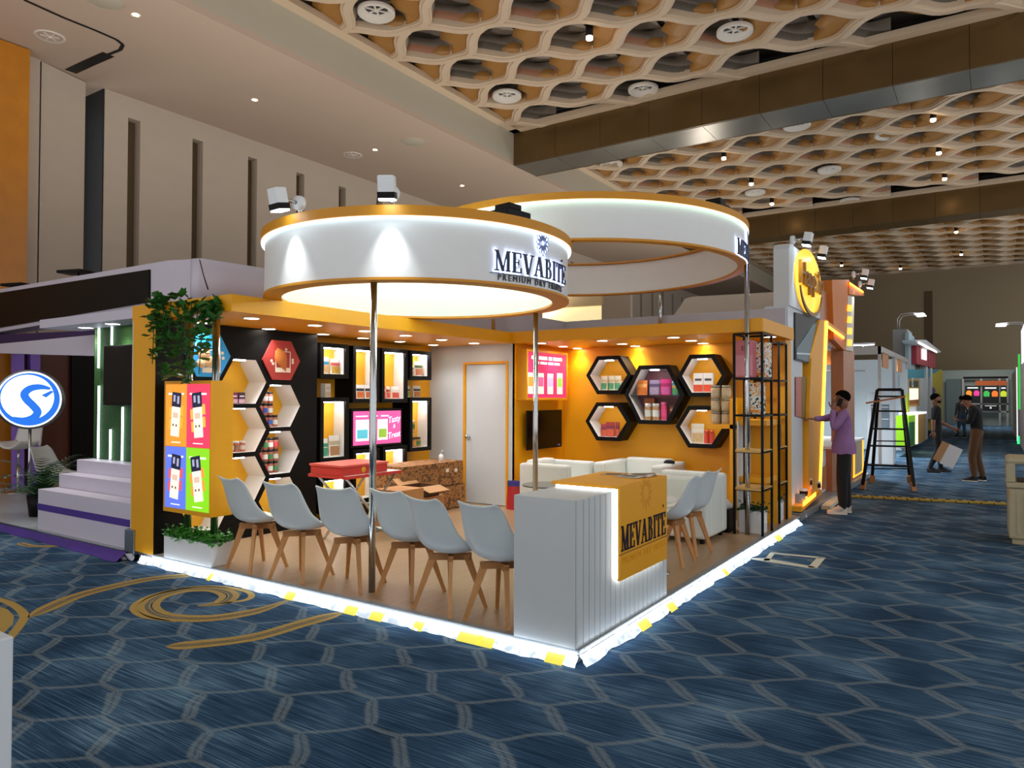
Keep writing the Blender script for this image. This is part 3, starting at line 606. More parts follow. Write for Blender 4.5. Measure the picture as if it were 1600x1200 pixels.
cp(MB().poly([(SWIDTH-.42, 1.22), (SWIDTH-.32, 1.22), (SWIDTH-.32, 1.34), (SWIDTH-.42, 1.34)], cw, 0, .004), 'accent', 'navy')
mat('orangetone', '#e09806', .45)
for m in words(('PREMIUM', 'DRY', 'FRUITS'), .062, .001, 1.2, .04):
    m.v = [(.031+p[2], pc-.02+p[0], zb0-.085+p[1]) for p in m.v]; cp(m, 'tagline_word', 'orangetone')
m = MB()
for k in range(12):
    a = 2*math.pi*k/12; m.poly([(.06*math.cos(a)-.018*math.sin(a)+pc, .07*math.sin(a)+.02*math.cos(a)+zb0+.33), (.11*math.cos(a)+pc, .12*math.sin(a)+zb0+.33), (.06*math.cos(a)+.018*math.sin(a)+pc, .07*math.sin(a)-.02*math.cos(a)+zb0+.33), (.04*math.cos(a)+pc, .045*math.sin(a)+zb0+.33)], YZ, .0301, .0312)
cp(m, 'flower_emblem', 'orangetone')
# ---------------------------------------------------------------- chairs
PROF = [(-.285, .835, .150, .035), (-.268, .79, .172, .045), (-.245, .70, .190, .06), (-.222, .61, .206, .075), (-.195, .53, .222, .09), (-.150, .465, .234, .10), (-.08, .430, .238, .085), (.02, .422, .238, .06), (.12, .432, .230, .04), (.19, .446, .215, .015), (.235, .440, .185, -.012)]
def prof(t):
    x = t*(len(PROF)-1); i = min(int(x), len(PROF)-2); f = x-i
    p0, p1, p2, p3 = PROF[max(i-1, 0)], PROF[i], PROF[i+1], PROF[min(i+2, len(PROF)-1)]
    return [.5*(2*b+(c-a)*f+(2*a-5*b+4*c-d)*f*f+(3*b-a-3*c+d)*f**3) for a, b, c, d in zip(p0, p1, p2, p3)]
CHS = Matrix.Diagonal((1, 1, .93))
def shellpt(u, v, off=0):
    y, z, hw, lift = prof(u); y2, z2, _, _ = prof(min(u+.01, 1)); y1, z1, _, _ = prof(max(u-.01, 0))
    d = Vector((0, y2-y1, z2-z1)).normalized(); n = Vector((0, -d.z, d.y))      # towards the sitter
    s = 2*v-1; k = abs(s)**2.4
    flare = -.03*max(0, 1-u*9)*abs(s)**3                        # top corners curl back
    return CHS@(Vector((s*hw, y, z))+n*(lift*k+off)+Vector((0, flare, .02*max(0, 1-u*9)*(abs(s)**3)*.4)))
def make_chair(loc, rz, label, group):
    t = thing('shell_chair', label, 'chair', loc, rz, group)
    MB().grid(lambda u, v: shellpt(u, v), 24, 16).build('shell', 'shell', t, solid=.012)
    c = MB().grid(lambda u, v: shellpt(.47+.44*u, .08+.84*v, .012+.022*(1-(2*v-1)**4)*(1-(2*u-1)**4)), 10, 10); c.build('cushion', 'cushion', t)
    for sx, sy in ((-1, -1), (1, -1), (1, 1), (-1, 1)):
        MB().bar((sx*.085, sy*.075, .375), (sx*.176, sy*.176, 0), .052, .03, w2=.024, t2=.022, hint=(-sx, sy, 0)).build('leg', 'woodleg', t)
    MB().bar((-.11, -.10, .356), (.11, .10, .356), .03, .045).build('brace', 'woodbrace', t); MB().bar((-.11, .10, .356), (.11, -.10, .356), .03, .045).build('brace', 'woodbrace', t)
    return t
G1 = 'white shell chairs on the stand'
chairs = [(-3.235, .23, 85, 'white shell chair with wooden legs, leftmost, beside the leafy planter'), (-2.66, .225, 97, 'white shell chair, second from the planter in the front row'), (-2.118, .27, 103, 'white shell chair just left of the front chrome pole'),
          (-1.62, .375, 88, 'white shell chair just right of the front chrome pole'), (-1.14, .235, 83, 'white shell chair between the pole pair and the chair by the counter'), (-.70, .235, 88, 'white shell chair partly hidden behind the left end of the counter')]
ch0 = make_chair((chairs[0][0], chairs[0][1], PZ), math.radians(chairs[0][2]-90), chairs[0][3], G1)
for x, y, a, lab in chairs[1:]: dup(ch0, (x, y, PZ), math.radians(a-90), lab)
dup(ch0, (-.40, 2.41, PZ), math.radians(183-90), 'white shell chair right behind the orange counter panel'); dup(ch0, (-.43, 2.92, PZ), math.radians(176-90), 'white shell chair in front of the white armchair, its back to the aisle')
# ---------------------------------------------------------------- display boxes on the recessed wall
def cm(c, rough=.5):
    n = 'col_'+c.strip('#')
    if n not in MATS: mat(n, c, rough)
    return n
def em(c, s):
    n = 'em_'+c.strip('#')
    if n not in MATS: mat(n, c, .4, emit=c, es=s)
    return n
BX = [(1.959, 2.398, 1.762, 2.171, 'upper left black framed display box with two nut pouches'), (2.467, 2.92, 1.474, 2.168, 'tall black framed box with orange pouches at its foot'), (2.96, 3.445, 1.473, 2.168, 'tall black framed box with red pouches at its foot'),
      (3.489, 3.923, 1.779, 2.168, 'small upper right black framed box beside the white partition'), (1.965, 2.407, .788, 1.539, 'tall left black framed box with a green pouch'), (3.494, 3.93, .82, 1.541, 'tall right black framed box with stacked jars'),
      (2.48, 2.93, .25, .905, 'lower black framed box left under the pink screen'), (2.99, 3.44, .25, .915, 'lower black framed box right under the pink screen'), (1.965, 2.407, .20, .62, 'lowest left black framed box behind the folding table')]
for y0, y1, z0, z1, lab in BX:
    t = thing('display_box', lab, 'display box', (XY0, (y0+y1)/2, z0), group='black framed wall boxes')
    def bp(m, n, mm): return wpart(m, n, mm, t)
    f = .05; X1 = XB; X0 = XY0+.002
    m = MB(); m.box(X1-.03, X1, y0, y0+f, z0, z1); m.box(X1-.03, X1, y1-f, y1, z0, z1); m.box(X1-.03, X1, y0+f, y1-f, z0, z0+f); m.box(X1-.03, X1, y0+f, y1-f, z1-f, z1); bp(m, 'frame', 'black')
    m = MB(); m.box(X0, X1-.03, y0, y0+.02, z0, z1); m.box(X0, X1-.03, y1-.02, y1, z0, z1); m.box(X0, X1-.03, y0+.02, y1-.02, z0, z0+.02); m.box(X0, X1-.03, y0+.02, y1-.02, z1-.02, z1); bp(m, 'casing', 'black')
    m = MB(); m.box(X0, X1-.03, y1-f-.01, y1-f, z0+f, z1-f); m.box(X0, X1-.03, y0+f, y0+f+.01, z0+f, z1-f); m.box(X0, X1-.03, y0+f, y1-f, z0+f-.01, z0+f); m.box(X0, X1-.03, y0+f, y1-f, z1-f, z1-f+.01); bp(m, 'liner', 'white')
    bp(MB().box(X1-.205, X1-.198, y0+f+.01, y1-f-.01, z0+f, z1-f), 'back', 'orange2'); bp(MB().box(X1-.07, X1-.035, y0+.08, y1-.08, z1-f-.012, z1-f-.002), 'light', 'boxled')
# short black divider shelves between boxes
# ---------------------------------------------------------------- product packs
def pouch(loc, rz, w, h, cols, label, group, name='snack_pouch', d=.05):
    """stand-up pouch: cols = body, header band, lower picture"""
    t = thing(name, label, 'pouch', loc, rz, group)
    def f(u, v, s, e=0, z0=0, z1=1):
        z = z0+(z1-z0)*v; th = d/2*(1-z)**.6*(1-abs(2*u-1)**4*.8)+e; return (s*0+(u-.5)*w, s*(th+.001), z*h)
    m = MB(); m.grid(lambda u, v: f(u, v, -1), 6, 8); m.grid(lambda u, v: f(u, v, 1), 6, 8, flip=True); m.build('body', cm(cols[0]), t)
    MB().grid(lambda u, v: f(.03+.94*u, v, -1, .002, .55, .74), 6, 3).build('header_band', cm(cols[1]), t)
    MB().grid(lambda u, v: f(.08+.84*u, v, -1, .002, .06, .5), 6, 4).build('picture', cm(cols[2]) if cols[2] in ('#',) else nutmat(cols[2]), t)
    return t
_nm = {}
def nutmat(c):
    if c not in _nm:
        n = 'nuts_'+c.strip('#'); mat(n, c, .6, var=.75, vscale=70); _nm[c] = n
    return _nm[c]
def jar(loc, r, h, body, lid, label, group, band=None):
    t = thing('jar', label, 'jar', loc, 0, group)
    MB().lathe([(0, 0), (r*.94, 0), (r, h*.04), (r, h*.74), (r*.86, h*.80), (0, h*.80)], 14).build('body', nutmat(body), t); MB().lathe([(0, h*.80), (r*.93, h*.80), (r*.93, h), (0, h)], 14).build('lid', cm(lid), t)
    MB().lathe([(r*1.01, h*.2), (r*1.01, h*.6)], 14, a0=-2.4, a1=.8).build('wrapper', cm(band or '#e8e4dc'), t); return t
def pack(loc, rz, w, h, d, cols, label, group, name='snack_carton'):
    t = thing(name, label, 'carton', loc, rz, group)
    MB().box(-w/2, w/2, -d/2, d/2, 0, h).build('box', cm(cols[0]), t); MB().box(-w*.48, w*.48, -d/2-.001, -d/2, h*.04, h*.4).build('lower_print', cm(cols[1]), t); MB().box(-w*.35, w*.35, -d/2-.001, -d/2, h*.6, h*.72).build('title_print', cm(cols[2]), t); return t
R90 = math.pi/2
GJ = 'snack jars in the hexagon niches'; GP = 'snack pouches in the black boxes'
xN = XB-.10
for k in range(3):
    for i in range(4 if k == 0 else 3):
        jar((xN-.04, 1.245+i*.066, 1.445-HH/2+.002+k*.128), .031, .126, '#b06a50', '#141414', '%s jar in the %s row of the upper stacked hexagon niche' % (('first', 'second', 'third', 'fourth')[i], ('bottom', 'middle', 'top')[k]), GJ, ('#e6e0e2', '#d8434a', '#3a58a8', '#e8e4dc')[(i+k) % 4])
    for i in range(4):
        jar((xN-.04, 1.25+i*.068, .943-HH/2+.002+k*.128), .031, .126, '#a05a48', '#141414', '%s jar in the %s row of the lower stacked hexagon niche' % (('first', 'second', 'third', 'fourth')[i], ('bottom', 'middle', 'top')[k]), GJ, ('#e8e4dc', '#d0404a', '#e8e4dc', '#3f8a50')[(i+k) % 4])
for i in range(2): jar((xN-.02-.09*i, 1.235+i*.05, .44-HH/2+.002), .04, .14, '#c8c0b0', '#d8d4cc', 'pale jar in the lowest hexagon niche behind the second chair' if i == 0 else 'pale jar at the back of the lowest hexagon niche', GJ)
for i, c in enumerate(('#8a2f58', '#7c2850', '#3c2436')): pack((xN, .80+i*.085, 1.70-HH/2+.002), R90, .075, .115, .07, (c, '#c9a0b0', '#e8d8e0'), ('magenta carton at the left in the middle-column top niche', 'plum carton in the middle of the middle-column top niche', 'dark carton at the right in the middle-column top niche')[i], 'cartons in the middle hexagon niches')
for i in range(4): jar((xN, .80+i*.068, 1.20-HH/2+.002), .031, .11, '#b8604a', '#d8d4d0', ('red', 'white', 'brown', 'tan')[i]+'-banded small jar in the niche beside the poster lightbox', GJ, ('#d84a44', '#e6e2da', '#8a6a50', '#c8b8a8')[i])
def onbox(i, dy, w, h, cols, lab, dz=0, rz=0, dx=.09):
    y0, y1, z0, z1, _ = BX[i]; return pouch((XB-dx, y0+dy, z0+.051+dz), R90+rz, w, h, cols, lab, GP)
onbox(0, .13, .15, .20, ('#dedad2', '#2f8fb4', '#c8a070'), 'white nut pouch with a blue band in the upper left box'); onbox(0, .30, .15, .185, ('#e2ded6', '#d8605a', '#c89a3a'), 'white nut pouch with a coral band in the upper left box')
onbox(1, .10, .07, .15, ('#e08a30', '#e8d8c8', '#d8682c'), 'narrow orange pouch at the left of the orange-pouch box'); onbox(1, .20, .14, .17, ('#e4e4e2', '#2c2a2c', '#d8682c'), 'white and orange pouch in front of the orange-pouch box'); onbox(1, .345, .13, .17, ('#e4e4e2', '#2c2a2c', '#d8682c'), 'white and orange pouch at the right of the orange-pouch box')
onbox(2, .10, .10, .17, ('#b8443c', '#e6d6d2', '#c83a34'), 'red pouch at the left of the red-pouch box'); onbox(2, .20, .07, .16, ('#d8d0ca', '#a83a34', '#c84a3a'), 'slim red and white pouch in the middle of the red-pouch box'); onbox(2, .335, .15, .16, ('#e4e2dc', '#d8d4cc', '#d84a3c'), 'white pouch with red picture in the red-pouch box')
onbox(3, .11, .11, .15, ('#e2e2da', '#5a6a38', '#b87848'), 'nut pouch at the left of the small upper right box'); onbox(3, .26, .16, .20, ('#e4e4de', '#4a5a34', '#b06a48'), 'large nut pouch in the small upper right box')
onbox(4, .12, .14, .22, ('#e2e2dc', '#2a9a74', '#3a9a78'), 'pouch with a green lower half in the tall left box'); onbox(4, .29, .17, .25, ('#e2dfd6', '#b8a890', '#a87a50'), 'larger almond pouch in the tall left box')
for p, c in (((0, 0), 0), ((0, .085), 1), ((0, .17), 2)): jar((XB-.10, BX[5][0]+.10+p[1], BX[5][2]+.051), .038, .13, '#b08040', '#2f3a2a', ('pale-banded', 'orange-banded', 'green-banded')[c]+' nut jar at the foot of the tall right box', GJ, ('#e4e0d4', '#c88a40', '#3a7a44')[c])
jar((XB-.10, BX[5][0]+.15, BX[5][2]+.182), .042, .10, '#c89a50', '#c8a060', 'plain jar holding up another in the tall right box', GJ, '#d8a858'); jar((XB-.10, BX[5][0]+.15, BX[5][2]+.283), .040, .13, '#a88040', '#e4e4dc', 'jar with white lid atop the stack in the tall right box', GJ, '#3a6a44')
pack((XB-.10, 2.13, 1.541), R90+.3, .12, .16, .06, ('#d8d4cc', '#c8b8a8', '#b8b0a8'), 'white carton standing on the tall left box', GP); pouch((XB-.09, 3.52, 1.543), R90, .12, .15, ('#dcdcd4', '#3c4a34', '#8aa850'), 0 or 'green nut pouch on the left edge of the tall right box', GP); pouch((XB-.09, 3.72, 1.543), R90, .15, .155, ('#dcd8ce', '#2c2c2a', '#c8783c'), 'dark almond pouch standing on the tall right box', GP)
for i in range(3): pack((XB-.06, 2.06+i*.1, .622), R90, .09, .05, .06, ('#b8302c', '#d8a0a0', '#e8d8d8'), ('left', 'middle', 'right')[i]+' small red carton on the lowest left box', 'red cartons on the lowest box')
# ---------------------------------------------------------------- pink screen
scr = thing('pink_screen', 'lit pink advertising screen with script lettering among the black boxes', 'screen', (XY0, 2.9, .93), group=None)
y0, y1, z0, z1 = 2.453, 3.35, .925, 1.40
wpart(MB().box(XY0+.002, XB-.01, y0, y1, z0, z1), 'casing', 'black', scr, bev=.006); face = wpart(MB().box(XB-.01, XB-.006, y0+.03, y1-.03, z0+.03, z1-.03), 'display', em('#e0579c', .75), scr)
for a, b2, c in ((.07, .29, '#56b4c8'), (.31, .42, '#d8455c'), (.44, .62, '#8ab43c')):
    g = wpart(MB().box(XB-.006, XB-.004, y0+a, y0+b2, z0+.08, z0+.34), 'pouch_print', em('#f4f2e6', .8), face)
    wpart(MB().box(XB-.004, XB-.003, y0+a+.02, y0+b2-.02, z0+.11, z0+.22), 'pouch_picture', em(c, .7), face)
for i, (a, w) in enumerate(((.07, .2), (.34, .1), (.5, .14))): wpart(MB().box(XB-.006, XB-.004, y0+a, y0+a+w, z0+.375, z0+.39), 'caption', em('#f8f4f4', .8), face)
for s, zz, sz in (('Tasty', .30, .115), ('&', .225, .07), ('Treat', .10, .115)):
    m = text_mb(s, sz, .001); m.v = [(XB-.003+p[2], y0+.74+p[0]*.9+p[1]*.1, z0+zz+p[1]+p[0]*.12) for p in m.v]; wpart(m, 'script', em('#fff8fc', .9), face)
# ---------------------------------------------------------------- hexagon shelves on the back wall
YH = 5.32
HX = [(-2.43, 1.858, .69, .53, 'upper left black hexagon wall shelf'), (-1.762, 1.587, .85, .785, 'large central black hexagon wall shelf with a glass shelf'), (-1.11, 1.832, .64, .545, 'upper right black hexagon wall shelf'), (-2.44, 1.215, .69, .53, 'lower left black hexagon wall shelf'), (-1.12, 1.175, .68, .54, 'lower right black hexagon wall shelf')]
for k, (cx, cz, w, h, lab) in enumerate(HX):
    t = thing('hexagon_shelf', lab, 'shelf', (cx, YW, cz-h/2), group='black hexagon shelves on the orange wall')
    o6 = hexpts(cx, cz, w, h); i6 = hexpts(cx, cz, w-.125, h-.11); m = MB()
    V = [(x, YH, z) for x, z in o6]+[(x, YH, z) for x, z in i6]+[(x, YW-.002, z) for x, z in o6]
    m.add(V, [(i, (i+1) % 6, (i+1) % 6+6, i+6) for i in range(6)]+[(i, i+12, (i+1) % 6+12, (i+1) % 6) for i in range(6)]); wpart(m, 'casing', 'black', t)
    m = MB().add([(x, YH, z) for x, z in i6]+[(x, YW-.004, z) for x, z in i6], [(i, (i+1) % 6, (i+1) % 6+6, i+6) for i in range(6)]); wpart(m, 'liner', 'white', t)
    wpart(MB().box(cx-.06, cx+.06, YH+.02, YH+.05, cz+h/2-.068, cz+h/2-.058), 'light', 'boxled', t)
    if k == 1:
        wpart(MB().add([(x, YW-.008, z) for x, z in i6], [list(range(6))[::-1]]), 'printed_back', cm('#7c4a52'), t); wpart(MB().box(cx-.36, cx+.36, YH+.03, YW-.03, cz-.015, cz-.005), 'glass_shelf', 'glass', t)
        [wpart(MB().box(cx+q0, cx+q1, YW-.012, YW-.009, cz+.15, cz+.18), 'caption', em('#fff4f4', .8), t) for q0, q1 in ((-.13, -.02), (.0, .13), (.15, .25))]
GH = 'packs in the hexagon shelves'
for i, x in enumerate((-2.53, -2.43, -2.34, -2.26)): pouch((x, 5.40+.02*i, HX[0][1]-.208), 0, .10, .20 if i < 3 else .13, ('#dcd6c0', '#c8b890', '#4a9a6c'), ('cream and green pouch, first from the left in the upper left hexagon', 'cream and green pouch, second in the upper left hexagon', 'cream and green pouch, third in the upper left hexagon', 'short green pouch at the right of the upper left hexagon')[i], GH)
for i, (x, c, hh) in enumerate(((-1.97, ('#e8883a', '#e8a860', '#e07028'), .20), (-1.79, ('#8a7a9a', '#5a4a72', '#a89ab8'), .20), (-1.63, ('#d8308a', '#a81e6a', '#e060a8'), .21), (-1.50, ('#4aa8c0', '#d8c050', '#58b878'), .17))):
    pouch((x, 5.42, HX[1][1]-.003), 0, .15 if i < 3 else .09, hh, c, ('orange pouch on the glass shelf of the large hexagon', 'purple pouch on the glass shelf of the large hexagon', 'bright pink pouch on the glass shelf of the large hexagon', 'teal and yellow pouch on the glass shelf of the large hexagon')[i], GH)
for i, x in enumerate((-1.88, -1.77)): jar((x, 5.42, HX[1][1]-.337), .05, .22, '#b08858', '#dfe4e0', ('left', 'right')[i]+' large jar with white lid at the bottom of the large hexagon', GH, '#cfdcd8')
jar((-1.66, 5.42, HX[1][1]-.337), .04, .24, '#c83c6a', '#e06090', 'pink bottle-like jar in the large hexagon', GH, '#d84a80'); jar((-1.55, 5.47, HX[1][1]-.337), .05, .20, '#906a50', '#6a4a3a', 'brown jar at the right of the large hexagon', GH, '#7a3a4a')
pack((-1.90, 5.52, HX[1][1]-.337), 0, .14, .29, .05, ('#b8602c', '#8a3a24', '#e0c0a0'), 'tall orange carton behind the jars in the large hexagon', GH)
for i, x in enumerate((-1.18, -1.05)): pack((x, 5.42, HX[2][1]-.215), 0, .125, .25, .06, ('#e4e2de', '#d8502c', '#4a4a4a'), ('white and red carton at the left of the upper right hexagon', 'white and red carton at the right of the upper right hexagon')[i], GH)
for i, (x, w) in enumerate(((-2.55, .09), (-2.45, .14), (-2.34, .06))): pouch((x, 5.43, HX[3][1]-.208), 0, w, .20 if i else .17, ('#a83a3a', '#7c2c4a', '#c85a3c'), ('small dark red pouch at the left of the lower left hexagon', 'wide dark red pouch in the lower left hexagon', 'slim red pouch at the right of the lower left hexagon')[i], GH)
pouch((-1.20, 5.43, HX[4][1]-.212), 0, .17, .25, ('#dcd2bc', '#e4e0d0', '#c8a878'), 'tall beige nut pouch in the lower right hexagon', GH)
for i in range(2): jar((-1.08+i*.07, 5.42, HX[4][1]-.212), .032, .17, '#c8402c', '#d8583a', ('red bottle beside the beige pouch in the lower right hexagon', 'red bottle at the right of the lower right hexagon')[i], GH, '#c83a24')
for k in range(3):
    for i in range(2): jar((lx0+.09+i*.13, 5.05, lz+.002+k*.158), .058, .155, '#b09a78', '#8c8878', ('left', 'right')[i]+' nut jar in the '+('bottom', 'middle', 'top')[k]+' row on the orange ledge', 'jars on the orange ledge', '#b8a888')
# ---------------------------------------------------------------- wall lightbox and television on the return wall
XL = XRW+.16; a, b2 = at(823, 600, 0, XL).y, at(887, 600, 0, XL).y; z1, z0 = at(823, 545, 0, XL).z, at(823, 625, 0, XL).z
lb = thing('wall_lightbox', 'magenta lit advertising box in an orange frame above the television', 'lightbox', (XRW, (a+b2)/2, z0))
wpart(MB().box(XRW, XL-.01, a, b2, z0, z1), 'casing', 'orange', lb); m = MB()
for q in ((a, a+.03, z0, z1), (b2-.03, b2, z0, z1), (a+.03, b2-.03, z0, z0+.03), (a+.03, b2-.03, z1-.03, z1)): m.box(XL-.01, XL, *q)
wpart(m, 'frame', 'orange', lb); f = wpart(MB().box(XL-.01, XL-.006, a+.03, b2-.03, z0+.03, z1-.03), 'display', em('#c22c62', .8), lb)
W_ = b2-a; H_ = z1-z0
for za_, zb_, ws in ((.81, .88, (.14, .20, .09, .22)), (.72, .77, (.12, .16, .12, .14))):
    yy = .5-(sum(ws)+.03*len(ws))/2
    for w_ in ws: wpart(MB().box(XL-.006, XL-.004, a+W_*yy, a+W_*(yy+w_), z0+za_*H_, z0+zb_*H_), 'caption', em('#fff0f2', .9), f); yy += w_+.03
for i, (y, c, hh) in enumerate(((.10, '#f09038', .42), (.33, '#f05a8c', .42), (.56, '#b8a0d8', .42), (.80, '#8ad048', .44))):
    wpart(MB().box(XL-.006, XL-.003, a+W_*(y-.07), a+W_*(y+.07), z0+.12*H_, z0+(.12+hh)*H_), 'pouch_print', em('#f6d8c8', .8), f); wpart(MB().box(XL-.003, XL-.002, a+W_*(y-.06), a+W_*(y+.06), z0+.27*H_, z0+.46*H_), 'pouch_picture', em(c, .8), f)
XT = XRW+.10; a, b2 = at(824, 670, 0, XT).y, at(878, 670, 0, XT).y; z1, z0 = at(850, 641, 0, XT).z, at(850, 701, 0, XT).z
tv = thing('television', 'black wall television hanging under the magenta lightbox', 'television', (XRW, (a+b2)/2, z0))
wpart(MB().box(XT-.02, XT, a, b2, z0, z1), 'bezel', 'black', tv, bev=.004); wpart(MB().box(XT, XT+.002, a+.015, b2-.015, z0+.02, z1-.015), 'screen', 'screen', tv); wpart(MB().box(XRW, XT-.02, (a+b2)/2-.1, (a+b2)/2+.1, (z0+z1)/2-.08, (z0+z1)/2+.08), 'bracket', 'steel', tv); wpart(MB().box(XT+.002, XT+.004, b2-.12, b2-.06, z0+.025, z0+.045), 'sticker', cm('#8a8ad0'), tv)
# ---------------------------------------------------------------- white leather seats
def seat(name, label, x0, x1, y0, y1, h, face):
    """boxy sofa; face = side the seat opens to"""
    t = thing(name, label, 'sofa' if name == 'sofa' else 'armchair', ((x0+x1)/2, (y0+y1)/2, PZ), group='white leather seats')
    b, ar = .17, .16
    def q(m, n, **k): return wpart(m, n, 'sofa', t, bev=.03)
    zt = PZ+h; zs = PZ+.40; zb_ = PZ+.05
    if face == '-y':
        q(MB().box(x0+ar, x1-ar, y1-b, y1, zb_, zt), 'backrest'); q(MB().box(x0, x0+ar, y0, y1, zb_, zt-.03), 'arm'); q(MB().box(x1-ar, x1, y0, y1, zb_, zt-.03), 'arm'); q(MB().box(x0+ar, x1-ar, y0, y1-b, zb_, zs), 'seat_cushion')
    else:
        s = 1 if face == '+x' else -1; bx = (x0, x0+b) if s > 0 else (x1-b, x1); sx = (x0+b, x1) if s > 0 else (x0, x1-b)
        q(MB().box(bx[0], bx[1], y0+ar, y1-ar, zb_, zt), 'backrest'); q(MB().box(x0, x1, y0, y0+ar, zb_, zt-.03 if face == '+x' else zt), 'arm'); q(MB().box(x0, x1, y1-ar, y1, zb_, zt-.03 if face == '+x' else zt), 'arm'); q(MB().box(sx[0], sx[1], y0+ar, y1-ar, zb_, zs), 'seat_cushion')
    for x in (x0+.06, x1-.06):
        for y in (y0+.06, y1-.06): wpart(MB().box(x-.02, x+.02, y-.02, y+.02, PZ, zb_), 'foot', 'black', t)
    return t
seat('armchair', 'white boxy armchair in the corner under the television', -3.05, -2.36, 4.02, 4.82, .65, '+x'); seat('sofa', 'white two-seat sofa under the hexagon shelves', -2.33, -1.38, 4.68, 5.5, .65, '-y'); seat('armchair', 'white boxy armchair nearest the aisle behind the two chairs', -1.08, -.375, 3.31, 4.0, .66, '-x')
t = thing('cloth_pouch', 'small black cloth left on the sofa arm', 'cloth', (-1.46, 5.1, PZ+.622)); MB().lathe([(0, .035), (.04, .04), (.07, .02), (.075, 0), (0, 0)], 10).build('cloth', 'blackcloth', t)
# glass side table, pedestal
def ptable(loc, r, h, top, label):
    t = thing('pedestal_table', label, 'table', loc, 0, 'round chrome pedestal tables'); MB().lathe([(0, h-.012), (r, h-.012), (r, h), (0, h)], 28, sm=False).build('table_top', top, t); MB().tube([(0, 0, .02), (0, 0, h-.012)], .025).build('column', 'chrome', t); MB().lathe([(0, .03), (.05, .028), (r*.75, .008), (r*.75, 0), (0, 0)], 28).build('base', 'chrome', t); return t
g = at(856, 757, 2, PZ+.45); ptable((g.x, g.y, PZ), .30, .45, 'glass', 'round dark glass side table behind the counter'); ptable((-.42, 1.98, PZ), .24, .62, 'white', 'small pedestal table whose chrome foot shows past the counter')
# brochures on the counter
for i, (px, py, rz, c) in enumerate(((960, 741, .2, '#c89a78'), (985, 745, -.1, '#d8d4c8'), (1005, 742, .5, '#9a7a5a'), (1018, 745, .1, '#e0dcd2'))):
    p = at(px, py, 2, pt+.003); p.y = min(max(p.y, py0+.12), py1-.08); t = thing('brochure', ('tan brochure at the back of the counter top', 'pale brochure in the middle of the counter top', 'brown brochure tilted on the counter top', 'white leaflet at the front right of the counter top')[i], 'brochure', (min(p.x, -.1), p.y, pt+.0005+.002*i), rz, 'leaflets on the counter')
    m = MB().grid(lambda u, v: (-.09+.18*u, -.06+.12*v, .002+.006*u*v), 3, 3); m.build('cover', cm(c), t, solid=.002); MB().box(-.06, .05, -.035, .03, .0075, .0085).build('picture', cm('#7a6a60'), t)
# ---------------------------------------------------------------- folding table, red case, cartons
ft = thing('folding_table', 'folding table with chrome X legs under a red box', 'table', (-3.5, 1.72, PZ))
def fp(m, n, mm, **k): return wpart(m, n, mm, ft, **k)
zt = .765; fx0, fx1, fy0, fy1 = -3.82, -3.28, 1.28, 2.08
fp(MB().box(fx0, fx1, fy0, fy1, zt-.022, zt), 'table_top', cm('#e4ddd6'), bev=.006); fp(MB().box(fx1, fx1+.008, fy0, fy1, zt-.03, zt), 'edge_trim', 'red'); fp(MB().box(fx0, fx1, fy0-.008, fy0, zt-.03, zt), 'edge_trim', 'red')
for x in (fx0+.08, fx1-.06):
    fp(MB().tube([(x, fy0+.06, zt-.03), (x, fy1-.12, PZ)], .014), 'leg', 'chrome'); fp(MB().tube([(x+.02, fy1-.06, zt-.03), (x+.02, fy0+.12, PZ)], .014), 'leg', 'chrome')
fp(MB().tube([(fx0+.08, (fy0+fy1)/2, .45), (fx1-.06, (fy0+fy1)/2, .45)], .010), 'cross_bar', 'chrome')
rc = thing('red_case', 'flat red carton with gold crest lying on the folding table', 'box', (-3.5, 1.55, zt)); wpart(MB().box(-3.78, -3.32, 1.27, 1.90, zt+.001, zt+.085), 'body', 'red', rc, bev=.004); wpart(MB().box(-3.79, -3.31, 1.26, 1.91, zt+.085, zt+.105), 'lid', cm('#d8584c'), rc); wpart(MB().lathe([(0, .003), (.03, .002), (.032, 0)], 12, M=Matrix.Rotation(R90, 3, 'Y'), c=(-3.32, 1.56, zt+.045)), 'crest', 'gold', rc)
def blotch(name, cols, scale, stretch=(1, 1, 1), rough=.6):
    m = mat(name, cols[0][1], rough); nt = m.node_tree; N = nt.nodes; L = nt.links; tc = N.new('ShaderNodeTexCoord'); mp = N.new('ShaderNodeMapping'); mp.inputs['Scale'].default_value = stretch; L.new(tc.outputs['Object'], mp.inputs[0]); nz = N.new('ShaderNodeTexNoise'); nz.inputs['Scale'].default_value = scale; nz.inputs['Detail'].default_value = 1.5; L.new(mp.outputs[0], nz.inputs['Vector'])
    rp = N.new('ShaderNodeValToRGB'); rp.color_ramp.interpolation = 'CONSTANT'; L.new(nz.outputs['Fac'], rp.inputs[0]); e = rp.color_ramp.elements; e[0].position = 0; e[0].color = lin(cols[0][1]); e[1].position = cols[1][0]; e[1].color = lin(cols[1][1])
    for p, c in cols[2:]: k = e.new(p); k.color = lin(c)
    L.new(rp.outputs[0], N['Principled BSDF'].inputs['Base Color'])
blotch('patterned', [(0, '#6a4420'), (.46, '#a87440'), (.60, '#8a5a2e')], 18, (1, 1, 1.5), .75)
